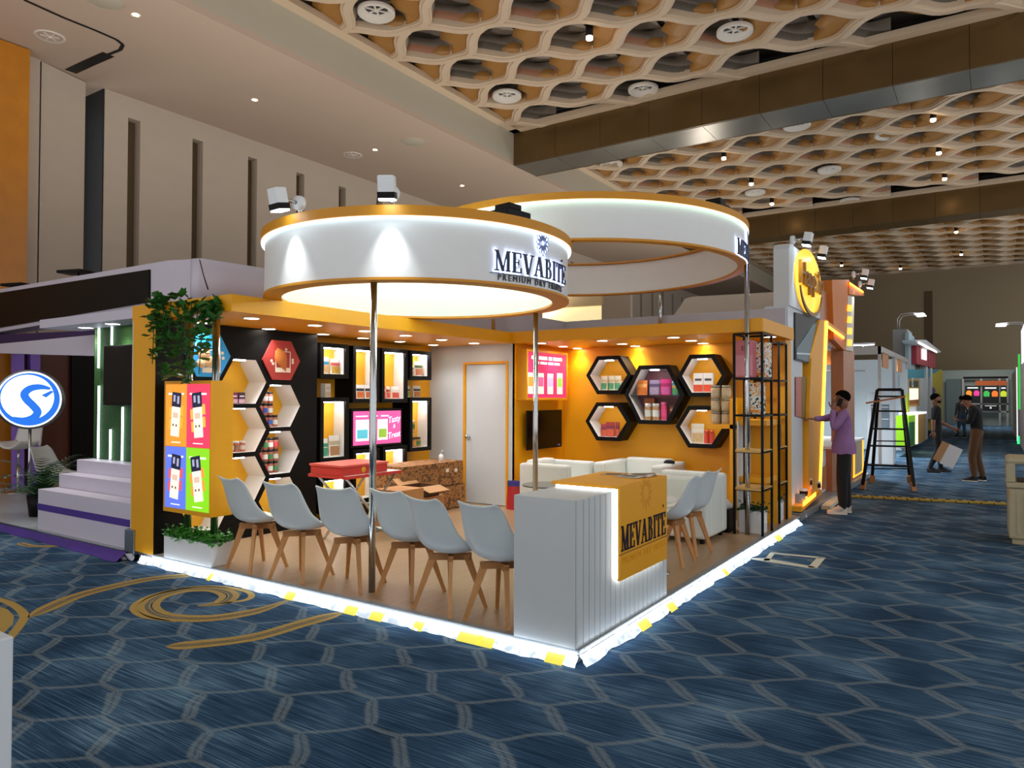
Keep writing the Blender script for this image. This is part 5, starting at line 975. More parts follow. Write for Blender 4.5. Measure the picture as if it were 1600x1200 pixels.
for k, (px, py) in enumerate(((1253, 781), (1262, 764), (1274, 768))):
    p = at(px, py, 0, XH-.0); t = thing('canister', ('white and black canister, nearest on the orange plinth', 'small white canister at the back of the orange plinth', 'white and black canister at the far end of the orange plinth')[k], 'canister', (XH+.02, p.y, p.z), 0, 'canisters on the orange plinth'); s = .055 if k != 1 else .035
    MB().lathe([(0, 0), (s, 0), (s, .06), (0, .06)], 16).build('lower_band', 'white', t); MB().lathe([(0, .06), (s*1.05, .06), (s*1.05, .12), (0, .12)], 16).build('black_band', 'black', t); MB().lathe([(0, .12), (s, .12), (s, .15), (0, .15)], 16).build('lid', 'white', t)
tw = thing('copper_tower', 'tall copper and orange tower with glowing vertical sign', 'tower', (XH-.2, 9.2, 0)); ty0, ty1 = at(1318, 600, 0, XH).y, at(1335, 600, 0, XH).y
tz = at(1327, 546, 0, XH).z; wpart(MB().box(XH-.2, XH, ty0, ty1, 0, tz), 'column', 'copper', tw)
pxp([(1300, 437), (1327, 437), (1322, 548), (1318, 546), (1303, 530)], XH+.02, .18, 'orange_block', cm('#d8781a'), tw); pxp([(1327, 440), (1350, 456), (1350, 462), (1327, 460)], XH+.04, .3, 'orange_eave', cm('#d8781a'), tw); pxp([(1328, 441), (1349, 455), (1349, 457.5), (1328, 444)], XH+.06, .01, 'light_line', 'orangeled', tw)
pxp([(1325, 462), (1335, 464), (1333, 549), (1322, 547)], XH+.03, .1, 'sign_face', cm('#d8d0c0'), tw)
for k in range(4): y_ = 476+k*18; pxp([(1325, y_), (1332, y_+1), (1331, y_+11), (1324, y_+10)], XH+.04, .01, 'glow_letter', 'yglow', tw)
pxp([(1280, 448), (1306, 470), (1306, 545), (1280, 530)], XH-.06, .1, 'copper_beam', 'copper', tw)
for k, (px, py) in enumerate(((1335, 437), (1345, 452))): p = at(px, py, 0, XH+.05); flood((p.x, p.y, p.z), (3, p.y, p.z), 'pale flood lamp on the copper tower, '+('upper' if k == 0 else 'lower')+' one')
# lit counter behind the man, person behind it
lc = thing('lit_counter', 'white counter with amber-lit edges behind the man in the lilac shirt', 'counter', (-.5, 10.6, 0)); y0_, y1_ = at(1300, 700, 0, -.11).y, at(1349, 700, 0, -.11).y; zt_ = at(1345, 688, 0, -.11).z
wpart(MB().box(-1.0, -.11, y0_, y1_, .09, zt_), 'body', 'woodpanel', lc); wpart(MB().box(-1.02, -.09, y0_-.02, y1_+.02, zt_, zt_+.04), 'counter_top', 'white', lc); pxp([(1336, 692), (1347, 689), (1347, 735), (1336, 744)], -.10, .01, 'front_sign', cm('#c8b890'), lc)
for q in ([(1334, 690), (1336, 690), (1336, 745), (1334, 746)], [(1347.5, 687), (1349.5, 687), (1349.5, 736), (1347.5, 737)], [(1334, 744), (1349, 735), (1349, 737.5), (1334, 747)]): pxp(q, -.095, .01, 'light_line', 'yglow', lc)
pb = thing('aisle_platform', 'low grey base board along the aisle under the yellow stall', 'platform', (-.2, 9, 0)); wpart(MB().box(-2.2, -.03, 5.86, 11.9, 0, .09), 'deck', 'greytrim', pb)
ap = thing('arch_panel', 'white arched cut-out panel with copper inside, behind the lilac-shirted man', 'panel', (-.2, 8.2, .09)); pxp([(1281, 772), (1283, 720), (1288, 705), (1296, 697), (1304, 697), (1304, 760)], -.2, .08, 'panel', 'lav', ap); pxp([(1286, 765), (1287, 730), (1300, 720), (1302, 758)], -.185, .01, 'copper_inset', 'copper', ap)
# ---------------------------------------------------------------- shell-scheme stall, totems and far stalls
mat('shellpanel', '#dde4ee', .5, var=.03); mat('aluminium', '#b8b4b0', .35, metal=.6)
ss = thing('shell_stall', 'white aluminium shell-scheme stall with pale blue panels', 'stall', (-1.5, 15.5, 0)); zt_ = at(1373, 541, 1, 14.4).z; XA = -.14; ya, yb = 14.4, at(1418, 650, 0, XA).y
for (x, y) in ((XA, ya), (XA, yb), (-3.2, ya), (-3.2, yb), (XA, at(1397, 650, 0, XA).y)): wpart(MB().box(x-.03, x+.03, y-.03, y+.03, 0, zt_), 'post', 'aluminium', ss)
wpart(MB().box(-3.2, XA+.03, ya-.03, ya+.03, zt_-.18, zt_), 'beam', 'aluminium', ss); wpart(MB().box(XA-.03, XA+.03, ya, yb, zt_-.12, zt_), 'beam', 'aluminium', ss); wpart(MB().box(-3.2, XA, yb-.02, yb+.02, 0, zt_), 'panel', 'shellpanel', ss); wpart(MB().box(-3.25, -3.2, 11.9, yb, 0, zt_+.1), 'panel', 'shellpanel', ss); wpart(MB().box(-3.2, -1.35, ya+.0, ya+.03, 0, zt_-.2), 'panel', 'shellpanel', ss)
wpart(MB().tube([(-3.0, ya-.25, zt_-.55), (-.4, ya-.25, zt_-.55)], .02), 'spot_track', 'aluminium', ss)
for x in (-2.4, -1.6): wpart(MB().box(x-.03, x+.03, ya-.30, ya-.2, zt_-.68, zt_-.57), 'track_spot', 'lampwhite', ss)
for px, py in ((1384, 562), (1406, 570)): p = at(px, py, 0, XA); wpart(MB().box(XA-.02, XA+.0, p.y-.55, p.y+.55, p.z-.2, p.z+.2), 'name_board', cm('#c8854a'), ss)
p = at(1297, 559, 1, ya-.3); q_ = thing('name_board', 'orange square name board hanging in the shell stall', 'sign', p); MB().box(-.12, .12, -.01, .01, -.16, .16).build('board', cm('#d8701a'), q_); MB().box(.02, .07, -.012, -.01, -.12, -.07).build('mark', cm('#7a2a10'), q_)
cb = thing('glass_cabinet', 'tall white glass-fronted cabinet behind the ladder', 'cabinet', (-.9, 15.3, 0)); a, b = at(1355, 612, 1, 15.2), at(1396, 715, 1, 15.2); wpart(MB().box(a.x, b.x, 15.2, 15.6, 0, a.z), 'carcass', 'whitewall', cb, bev=.01); wpart(MB().box(a.x+.08, b.x-.08, 15.19, 15.2, .85, a.z-.3), 'glass_door', cm('#7c8c96', .1), cb)
for k in range(2): wpart(MB().box(a.x+.09, b.x-.09, 15.18, 15.19, 1.05+.28*k, 1.07+.28*k), 'shelf_line', 'white', cb)
for x, y, s in ((-.9, 17.5, 1), (-1.8, 13.2, 0)):
    t = thing('stall_lamp', 'bright cool lamp head over the shell stall' if s else 'cool lamp head on a stem at the front of the shell stall', 'lamp', (x, y, zt_)); MB().tube([(0, 0, -.02), (0, 0, .25)], .012).build('stem', 'aluminium', t); MB().box(-.28, .28, -.08, .08, .25, .30).build('head', 'lampwhite', t); MB().box(-.26, .26, -.07, .07, .235, .25).build('lens', em('#eef8ff', 12), t)
    ld = bpy.data.lights.new('stall_beam', 'SPOT'); ld.energy = 1100; ld.spot_size = 2.6; ld.spot_blend = 1; ld.shadow_soft_size = .15; ld.color = (.9, .96, 1); lo = bpy.data.objects.new('stall_beam', ld); COL.objects.link(lo); lo.parent = t; lo.location = (0, 0, .2)
def arm_lamp(x, y, z, label, n=2, L=.5):
    t = thing('arm_lamp', label, 'lamp', (x, y, z), 0, 'curved arm lamps')
    for k in range(n):
        yy = k*.6; MB().tube([(0, yy, 0), (0, yy, L*.7), (.1, yy, L), (.35, yy, L*1.05), (.55, yy, L)], .018, 6).build('arm', 'aluminium', t); MB().lathe([(0, .03), (.12, .02), (.14, -.01), (0, -.01)], 14, c=(.62, yy, L-.03)).build('head', em('#eef8ff', 8), t)
    return t
yT = at(1430, 700, 0, -.1).y-1.0
tt = thing('totem_sign', 'grey totem sign with a curved blue-grey face and arm lamps', 'sign', (-.3, yT, 0)); a = at(1395, 515, 1, yT); b = at(1418, 582, 1, yT); wpart(MB().box(a.x, b.x, yT, yT+1.6, b.z, a.z), 'block', cm('#8e9092'), tt); pxp([(1420, 519), (1429, 527), (1430, 580), (1420, 583)], b.x+.05, .1, 'curved_face', cm('#9ab4bc'), tt); arm_lamp(b.x-.3, yT+.3, a.z, 'pair of curved arm lamps on the grey totem'); wpart(MB().box(a.x+.1, a.x+.3, yT+.1, yT+.3, 0, b.z), 'support', 'aluminium', tt)
g1 = thing('green_stall', 'white and turquoise stall with lime green counter and framed food poster', 'stall', (-.3, 25, 0)); xg = -.12
def gp(pts, n, mm, dx=0, th=.15): return pxp(pts, xg+dx, th, n, mm, g1)
gp([(1418, 577), (1450, 577), (1450, 690), (1418, 700)], 'wall', 'whitewall', 0, .2); gp([(1419, 577), (1450, 577), (1450, 590), (1419, 592)], 'turquoise_band', cm('#2a9ab0'), .01, .1); gp([(1420, 592), (1437, 592), (1437, 634), (1420, 636)], 'poster_frame', 'ply', .02, .05); gp([(1421.5, 607), (1435, 607), (1435, 624), (1421.5, 625)], 'poster', em('#f4ecc8', 1.2), .03, .02); gp([(1421.5, 595), (1435, 595), (1435, 605), (1421.5, 605)], 'poster_header', cm('#1e4a38'), .03, .02); gp([(1421.5, 625), (1435, 624), (1435, 631), (1421.5, 633)], 'poster_nuts', nutmat('#a8642c'), .03, .02)
m = text_mb('ES', .001, 0); p = at(1426, 602, 0, xg+.04); m = text_mb('ES', .42, .005, 'LEFT'); m.v = [(xg+.035+p_[2], p.y-.2+p_[0]*1.3, p.z+p_[1]-.05) for p_ in m.v]; wpart(m, 'poster_letters', 'ivory', g1)
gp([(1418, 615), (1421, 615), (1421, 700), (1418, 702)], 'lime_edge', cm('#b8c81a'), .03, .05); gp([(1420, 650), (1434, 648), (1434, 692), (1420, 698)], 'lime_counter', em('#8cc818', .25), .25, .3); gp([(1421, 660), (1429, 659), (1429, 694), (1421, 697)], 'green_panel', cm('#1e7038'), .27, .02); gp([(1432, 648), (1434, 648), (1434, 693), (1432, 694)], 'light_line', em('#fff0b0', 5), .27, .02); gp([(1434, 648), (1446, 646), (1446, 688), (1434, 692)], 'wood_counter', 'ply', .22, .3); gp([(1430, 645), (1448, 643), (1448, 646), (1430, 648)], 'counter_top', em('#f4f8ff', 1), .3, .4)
r1 = thing('red_sign', 'red slatted sign with white roof edge further down the aisle', 'sign', (-.2, 29, 0)); pxp([(1432, 537), (1462, 549), (1462, 576), (1432, 568)], -.02, .4, 'slatted_box', cm('#a02838'), r1)
for k in range(8): x_ = 1434+k*3.5; pxp([(x_, 538+k*1.4), (x_+1, 538.4+k*1.4), (x_+1, 569+k*.9), (x_, 568.6+k*.9)], -.005, .015, 'slat', cm('#c04858'), r1)
pxp([(1441, 545), (1448, 547), (1448, 563), (1441, 561)], .01, .02, 'white_mark', em('#ffffff', 1.5), r1); pxp([(1430, 531), (1447, 531), (1471, 550), (1464, 552), (1432, 536)], .1, .35, 'roof', 'whitewall', r1); pxp([(1436, 534), (1464, 549), (1464, 551), (1436, 536.5)], .12, .02, 'light_line', em('#ffe8d8', 5), r1)
for px in (1447, 1454): pxp([(px, 570), (px+3, 571), (px+3, 655), (px, 655)], -.05, .2, 'post', 'whitewall', r1)
yl = thing('yellow_panel_stall', 'tall yellow end panel with a purple spot, far down the aisle', 'stall', (-.2, 36, 0)); pxp([(1457, 585), (1470, 577), (1473, 580), (1473, 668), (1457, 672)], -.05, .3, 'panel', cm('#c8b818'), yl); pxp([(1457, 605), (1461, 607), (1462, 612), (1459, 617), (1457, 617)], -.04, .02, 'purple_spot', 'purple', yl); pxp([(1450, 577), (1470, 577), (1460, 583), (1450, 590)], -.06, .2, 'turquoise_cap', cm('#2a90a8'), yl)
# right-hand side of the aisle
rs = thing('white_stall', 'white stall front with a green light strip at the right picture edge', 'stall', (3, 26, 0)); xr = at(1600, 712, 2, 0).x+.05; yr = 20.5
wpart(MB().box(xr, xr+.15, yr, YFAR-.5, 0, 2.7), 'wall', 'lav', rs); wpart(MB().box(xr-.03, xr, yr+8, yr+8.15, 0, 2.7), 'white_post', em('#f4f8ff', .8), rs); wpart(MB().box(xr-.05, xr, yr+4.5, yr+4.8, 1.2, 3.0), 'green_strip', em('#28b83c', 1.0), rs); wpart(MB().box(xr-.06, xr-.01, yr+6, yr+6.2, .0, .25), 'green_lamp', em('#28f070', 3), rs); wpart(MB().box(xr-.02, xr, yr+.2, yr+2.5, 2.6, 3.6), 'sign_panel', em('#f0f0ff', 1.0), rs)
t = arm_lamp(xr+.1, yr+3, 3.35, 'pair of arm lamps at the right picture edge'); t.rotation_euler = (0, 0, math.pi)
# lobby beyond the opening with glass doors and illuminated boards
lob = bpy.data.objects.new('door_2', None); COL.objects.link(lob); tag(lob, 'wide automatic glass entrance door beyond the hall opening', kind='structure'); YL = 46.0; lob.location = (1.5, YL, 0)
mat('lobbyglass', '#5c6668', .1, coat=.3); a = at(1478, 580, 1, YL); b = at(1592, 662, 1, YL); wpart(MB().box(xo0-3, xo1+3, YL+.3, YL+.4, 0, 4), 'lobby_wall', cm('#8c948e'), lob); a2 = at(1505, 592, 1, YL); b2 = at(1576, 664, 1, YL); wpart(MB().box(a.x, a2.x, YL, YL+.03, 0, a2.z), 'glass_leaf', 'lobbyglass', lob)
wpart(MB().box(a2.x, b2.x, YL-.05, YL, a2.z, a2.z+.12), 'door_rail', 'black', lob)
for px in (1505, 1533.5, 1562, 1574): x_ = at(px, 630, 1, YL-.1).x; wpart(MB().box(x_-.05, x_+.05, YL-.12, YL-.02, 0, a2.z), 'mullion', 'aluminium', lob)
for py in (631, 643): z_ = at(1540, py, 1, YL-.1).z; wpart(MB().box(a2.x, b2.x, YL-.12, YL-.02, z_-.04, z_+.04), 'transom', 'aluminium', lob)
def board(pxa, pxb, pya, pyb, cols, label):
    a, b = at(pxa, pya, 1, YL-.15), at(pxb, pyb, 1, YL-.15); t = thing('menu_board', label, 'sign', ((a.x+b.x)/2, YL-.15, b.z), 0, 'boards behind the glass entrance'); wpart(MB().box(a.x, b.x, YL-.2, YL-.16, b.z, a.z), 'panel', cm('#0e1012'), t)
    for k, c in enumerate(cols):
        cx_ = a.x+(b.x-a.x)*(k+.5)/len(cols); cz_ = b.z+(a.z-b.z)*.55; h_ = (a.z-b.z)*.17; wpart(MB().poly([(cx_-h_*.8, cz_-h_), (cx_+h_*.8, cz_-h_), (cx_+h_*.9, cz_+h_*.4), (cx_+h_*.3, cz_+h_), (cx_-h_*.5, cz_+h_*.9), (cx_-h_*.9, cz_+h_*.2)], XZ, YL-.205, YL-.2), 'picture', em(c, .7), t)
    wpart(MB().box(a.x+.15*(b.x-a.x), b.x-.15*(b.x-a.x), YL-.205, YL-.2, a.z-(a.z-b.z)*.16, a.z-(a.z-b.z)*.09), 'title', em('#e8e8e8', .8), t)
board(1508, 1532, 603, 628, ('#e88a28', '#d83a8a'), 'black board with orange and pink pictures behind the entrance glass'); board(1535, 1561, 603, 630, ('#3aa84a', '#e8702c'), 'central black board with green and orange pictures at the entrance'); board(1563, 1573, 603, 630, ('#b8c82a',), 'narrow black board with a lime picture at the entrance'); board(1535, 1561, 633, 642, ('#c8c8c8',), 'low black board with a pale picture at the entrance')
a, b = at(1524, 595, 1, YL-.2), at(1573, 602, 1, YL-.2); t = thing('orange_header', 'orange header board above the entrance boards', 'sign', ((a.x+b.x)/2, YL-.2, b.z)); wpart(MB().box(a.x, b.x, YL-.26, YL-.22, b.z, a.z), 'board', cm('#c05a20'), t)
ld = bpy.data.lights.new('lobby_lamp', 'AREA'); ld.energy = 180; ld.size = 3; lo = bpy.data.objects.new('lobby_lamp', ld); COL.objects.link(lo); lo.parent = lob; lo.location = (0, -3.5, 4.4)
wpart(MB().box(xo0-3, xo1+3, YFAR+.4, YL+.4, 4.5, 4.6), 'lobby_ceiling', cm('#b8b8ac'), lob)
for x_ in (xo0-.6, xo1+.5): wpart(MB().box(x_, x_+.1, YFAR+.4, YL+.3, 0, 4.5), 'lobby_side', cm('#8c948e'), lob)
# ---------------------------------------------------------------- stalls behind the orange stand
bs = thing('rear_stall', 'white partitions of the stall behind the orange stand', 'stall', (-3, 8, 0))
mat('creamglow', '#f4e4b0', .5, emit='#ffeab0', es=.75)
pz([(848, 468), (940, 462), (940, 505), (848, 505)], 9.5, .1, 'lit_panel', 'creamglow', bs); pz([(848, 466), (940, 459), (940, 476), (848, 482)], 9.3, .15, 'header', cm('#e8cc98'), bs); pz([(940, 455), (985, 452), (985, 505), (940, 505)], 9.4, .1, 'beige_panel', cm('#b8a690'), bs); pz([(1053, 492), (1063, 478), (1070, 467), (1082, 463.5), (1250, 454), (1250, 520), (1053, 520)], 8.6, .1, 'curved_panel', cm('#d8cbb8'), bs)
pz([(375, 445), (415, 440), (430, 443), (430, 480), (375, 480)], 3.2, .1, 'rear_partition', 'whitewall', bs)
# ---------------------------------------------------------------- aisle things
bn = thing('litter_bin', 'beige plastic litter bin cut by the right picture edge', 'bin', (2.45, 5.95, 0)); bx0, by0, by1 = 2.10, 5.62, 6.32; bh = .92
wpart(MB().box(bx0+.05, bx0+.72, by0+.05, by1-.05, 0, .06), 'base', 'bin', bn, bev=.01); wpart(MB().box(bx0+.02, bx0+.75, by0+.02, by1-.02, .06, .60), 'body', 'bin', bn, bev=.02); wpart(MB().box(bx0, bx0+.77, by0, by1, .60, .66), 'collar', 'bin', bn, bev=.015); wpart(MB().box(bx0, bx0+.77, by0, by1, bh-.07, bh), 'lid', 'bin', bn, bev=.03)
for x in (bx0, bx0+.69):
    for y in (by0, by1-.08): wpart(MB().box(x, x+.08, y, y+.08, .66, bh-.06), 'corner_post', 'bin', bn, bev=.01)
wpart(MB().box(bx0+.1, bx0+.68, by0+.1, by1-.1, .60, .67), 'inner_liner', 'black', bn)
for k in range(9): y = by0+.10+k*.058; wpart(MB().box(bx0+.012, bx0+.022, y, y+.035, .12, .54), 'rib', 'bin', bn); wpart(MB().box(bx0+.09+k*.065, bx0+.125+k*.065, by0+.012, by0+.022, .12, .54), 'rib', 'bin', bn)
mat('yellowcable', '#a8923c', .6, var=.4, vscale=40)
cc = thing('cable_cover', 'yellow and black cable ramp lying across the aisle', 'cable ramp', (1.05, 9.0, 0)); a, b = at(1310, 776, 2, 0), at(1572, 789, 2, 0); n = 14
for k in range(n):
    p, q = a.lerp(b, k/n), a.lerp(b, (k+.94)/n); wpart(MB().bar(p+Vector((0, 0, .02)), q+Vector((0, 0, .02)), .16, .035, hint=(0, 0, 1)), 'segment', 'yellowcable', cc, bev=.01); wpart(MB().bar(p.lerp(q, .2)+Vector((0, 0, .04)), p.lerp(q, .6)+Vector((0, 0, .04)), .05, .006), 'tread', 'black', cc)
tp = thing('floor_tape', 'cream tape rectangle stuck on the carpet beside the platform', 'tape', (.4, 3.7, 0))
for q in ([(1165, 872), (1196, 872), (1270, 885), (1276, 888), (1262, 887), (1190, 876)], [(1192, 876), (1204, 863), (1212, 863), (1202, 876)], [(1208, 863), (1286, 870.5), (1290, 871.5), (1280, 872), (1210, 865)], [(1277, 871), (1290, 871), (1276, 888), (1262, 886)]):
    P = [at(x, y, 2, .003) for x, y in q]; m = MB().poly([(p.x, p.y) for p in P][::-1], XY, .0005, .003); wpart(m, 'strip', 'tape', tp)
t = thing('cardboard_strip', 'cream cardboard strip lying along the stall base', 'cardboard', at(1297, 790, 2, 0)); a, b = at(1290, 797, 2, .0), at(1308, 781, 2, .0); wpart(MB().bar(a+Vector((.0, 0, .03)), b+Vector((.0, 0, .03)), .12, .05), 'strip', 'tape', t)
# step ladder
ld_ = thing('step_ladder', 'black step ladder with wooden feet standing in the aisle', 'ladder', (.5, 10.4, 0))
fl, fr = at(1348, 765, 2, 0), at(1428, 768, 2, 0); bl, br = at(1354, 757, 2, 0), at(1402, 748, 2, 0); br = fr+(bl-fl)+Vector((-.12, .5, 0)); bl = bl+Vector((.05, .3, 0))
d_ = (fr-fl); yt = (fl.y+bl.y)/2+.1; zt_ = 1.70
tl, tr = Vector((at(1371, 612, 1, yt).x, yt, zt_)), Vector((at(1409, 612, 1, yt).x, yt, zt_))
for a, b, n in ((fl, tl, 'front_rail'), (fr, tr, 'front_rail'), (bl, tl+Vector((0, .06, -.15)), 'rear_rail'), (br, tr+Vector((0, .06, -.15)), 'rear_rail')):
    wpart(MB().bar(a+Vector((0, 0, .08)), b, .05, .03), n, 'black', ld_); wpart(MB().bar(a, a.lerp(b, .09), .075, .06), 'foot', 'woodbrace', ld_)
for k, f in enumerate((.24, .43, .60, .78, .93)): wpart(MB().bar(fl.lerp(tl, f), fr.lerp(tr, f), .05, .03), 'tread', 'black', ld_)
for f in (.16, .46): wpart(MB().bar(bl.lerp(tl, f), br.lerp(tr, f), .03, .02), 'rear_bar', 'black', ld_)
wpart(MB().bar(tl, tr, .06, .05), 'top_bar', 'black', ld_); wpart(MB().bar(fl.lerp(tl, .86)+Vector((-.15, -.03, 0)), fr.lerp(tr, .93)+Vector((.05, -.03, 0)), .03, .03), 'wooden_bar', 'woodbrace', ld_)
# ---------------------------------------------------------------- people
def person(loc, rz, J, E, mats, label, name='person', sub=1):
    """J: joint -> (x, y, z, rx, ry); E: (a, b, material index); one continuous skinned body"""
    t = thing(name, label, 'person', loc, rz); keys = list(J); idx = {k: i for i, k in enumerate(keys)}
    me = bpy.data.meshes.new('sk'); me.from_pydata([J[k][:3] for k in keys], [(idx[a], idx[b]) for a, b, _ in E], []); o = bpy.data.objects.new('sk', me); COL.objects.link(o)
    md = o.modifiers.new('s', 'SKIN'); md.use_smooth_shade = True; md.branch_smoothing = .6
    for k in keys:
        v = me.skin_vertices[0].data[idx[k]]; v.radius = (J[k][3], J[k][4]); v.use_root = (k == 'pelvis')
    s2 = o.modifiers.new('u', 'SUBSURF'); s2.levels = 2; s2.render_levels = 2
    bpy.context.view_layer.update(); dg = bpy.context.evaluated_depsgraph_get(); me2 = bpy.data.meshes.new_from_object(o.evaluated_get(dg)); bpy.data.objects.remove(o)
    me2.materials.clear()
    for m in mats: me2.materials.append(MATS[m])
    segs = [(Vector(J[a][:3]), Vector(J[b][:3]), mi) for a, b, mi in E]
    for p in me2.polygons:
        c = p.center; best = 9; bm_ = 0
        for a, b, mi in segs:
            ab = b-a; t_ = max(0, min(1, (c-a).dot(ab)/max(ab.dot(ab), 1e-9))); d = (c-(a+ab*t_)).length
            if d < best: best, bm_ = d, mi
        p.material_index = bm_; p.use_smooth = True
    me2.name = 'body'; obj('body', me2, t); return t
def body(sh=None, st=0):
    """default standing joints for a 1.65 m figure facing +y"""
    return {'pelvis': (0, 0, .92, .150, .115), 'waist': (0, 0, 1.04, .150, .118), 'chest': (0, .005, 1.22, .165, .12), 'upper': (0, 0, 1.34, .12, .09), 'neck': (0, .01, 1.42, .056, .056), 'jaw': (0, .025, 1.485, .066, .078), 'head': (0, .025, 1.555, .076, .092), 'crown': (0, .012, 1.605, .06, .07),
            'shl': (-.155, 0, 1.345, .066, .066), 'ell': (-.21, -.02, 1.09, .046, .046), 'wrl': (-.21, .06, .88, .030, .030), 'shr': (.155, 0, 1.345, .066, .066), 'elr': (.21, -.02, 1.09, .046, .046), 'wrr': (.21, .06, .88, .030, .030),
            'hil': (-.085, 0, .86, .098, .105), 'knl': (-.095, .02, .47, .066, .066), 'anl': (-.10, -.02, .085, .048, .05), 'tol': (-.11, .12, .035, .036, .03), 'hir': (.085, 0, .86, .098, .105), 'knr': (.095, .02, .47, .066, .066), 'anr': (.10, -.02, .085, .048, .05), 'tor': (.11, .12, .035, .036, .03)}
def edges(top, leg, skin, shoe, sleeve='long'):
    fa = top if sleeve == 'long' else skin
    return [('pelvis', 'waist', top), ('waist', 'chest', top), ('chest', 'upper', top), ('upper', 'neck', skin), ('neck', 'jaw', skin), ('jaw', 'head', skin), ('head', 'crown', skin), ('upper', 'shl', top), ('shl', 'ell', top), ('ell', 'wrl', fa), ('upper', 'shr', top), ('shr', 'elr', top), ('elr', 'wrr', fa),
            ('pelvis', 'hil', leg), ('hil', 'knl', leg), ('knl', 'anl', leg), ('anl', 'tol', shoe), ('pelvis', 'hir', leg), ('hir', 'knr', leg), ('knr', 'anr', leg), ('anr', 'tor', shoe)]
def face(t, J, beard=False, cap=None, tilt=0, glasses=False):
    hx, hy, hz = J['head'][:3]; c = Vector((hx, hy, hz))
    R = Matrix.Rotation(tilt, 3, 'X')
    def put(m, n, mm):
        m.v = [tuple(R@Vector(p)+c) for p in m.v]; return m.build(n, mm, t)
    def ell(cx, cy, cz, a, b, d, n=10, keep=None):
        m = MB(); m.grid(lambda u, v: (cx+a*math.sin(math.pi*v)*math.cos(2*math.pi*u), cy+b*math.sin(math.pi*v)*math.sin(2*math.pi*u), cz+d*math.cos(math.pi*v)), n, n//2+2); return m
    def hr(u, v):
        sn, cs = math.sin(2*math.pi*u), math.cos(2*math.pi*u); lim = (.40+.02*math.cos(6*math.pi*u)) if sn > .5 else (.40+(.5-sn)*.24 if sn > -.2 else .568+(-.2-sn)*.2); ph_ = math.pi*lim*v
        return (.083*math.sin(ph_)*cs, -.008+.099*math.sin(ph_)*sn, .012+.092*math.cos(ph_)+.004*math.sin(20*math.pi*u)*v)
    hair = MB(); hair.grid(hr, 28, 8); put(hair, 'hair', cap or 'hair')
    put(ell(0, .108, -.035, .012, .018, .022), 'nose', 'skin'); put(ell(0, .100, -.075, .024, .008, .006), 'mouth', cm('#6a3a34'))
    for s in (-1, 1): put(ell(s*.085, .005, -.03, .010, .022, .032), 'ear', 'skin'); put(ell(s*.032, .093, -.005, .013, .008, .008), 'eye', 'ivory'); put(ell(s*.032, .100, -.005, .006, .004, .006), 'pupil', 'hair'); put(MB().obox((s*.033, .098, .018), (.034, .01, .008)), 'eyebrow', 'hair')
    if beard: m = MB(); m.grid(lambda u, v: (.070*math.cos(math.pi*u), .022+.072*math.sin(math.pi*u), -.070-.045*v+.02*abs(math.cos(math.pi*u))), 12, 3); put(m, 'beard', 'hair')
def hand(t, w, d, palm, curl=.5, skin='skin', side=1):
    """palm slab with four unequal bent fingers and a thumb leaving its side; d = pointing direction, palm = palm normal"""
    w = Vector(w); d = Vector(d).normalized(); n = Vector(palm); n = (n-d*n.dot(d)).normalized(); s = d.cross(n)*side; m = MB()
    pts = [(0, .020), (.035, .026), (.07, .028), (.09, .022)]
    V = []; k = 8
    for l, r in pts: V += [w+d*l+s*(1.35*r*math.cos(2*math.pi*i/k))+n*(.5*r*math.sin(2*math.pi*i/k)) for i in range(k)]
    m.add(V, [(a*k+i, a*k+(i+1) % k, (a+1)*k+(i+1) % k, (a+1)*k+i) for a in range(3) for i in range(k)], 0, True)
    for j, L in enumerate((.060, .072, .068, .052)):
        p = w+d*.085+s*(.027-.018*j); a = 0; P = [p.copy()]
        for q in (.45, .32, .25): a += curl; p = p+(d*math.cos(a)+n*math.sin(a))*L*q*1.1; P.append(p.copy())
        m.tube(P, [.0085, .008, .0075, .006], 6)
    p = w+d*.025+s*.028; P = [p.copy()]
    for q, aa in ((.03, .9), (.028, .6), (.022, .35)): p = p+(d*math.cos(aa)+s*math.sin(aa)*.9+n*curl*.6).normalized()*q; P.append(p.copy())
    m.tube(P, [.0105, .0095, .0085, .006], 6); return m.build('hand', skin, t)
def shoes(t, J, mm, sole='ivory'):
    for k in ('l', 'r'):
        a, b = Vector(J['an'+k][:3]), Vector(J['to'+k][:3]); d = Vector((b.x-a.x, b.y-a.y, 0)).normalized(); s = Vector((-d.y, d.x, 0)); z0 = b.z-.032; o_ = Vector((a.x, a.y, 0))-d*.05; m = MB(); V = []; n = 9
        prof_ = [(0, .03, .075), (.04, .040, .085), (.10, .042, .075), (.16, .045, .055), (.21, .042, .042), (.245, .025, .032)]
        for l, w_, h in prof_: V += [o_+d*l+s*(w_*math.cos(math.pi*i/(n-1)))+Vector((0, 0, z0+.012+h*math.sin(math.pi*i/(n-1)))) for i in range(n)]
        m.add(V, [(i*n+j, i*n+j+1, (i+1)*n+j+1, (i+1)*n+j) for i in range(5) for j in range(n-1)], 0, True); sh = m.build('shoe', mm, t)
        P = [(l, w_) for l, w_, h in prof_]; ol = [o_+d*l+s*w_ for l, w_ in P]+[o_+d*l-s*w_ for l, w_ in P[::-1]]; MB().poly([(p.x, p.y) for p in ol], XY, z0, z0+.016).build('sole', sole, sh)
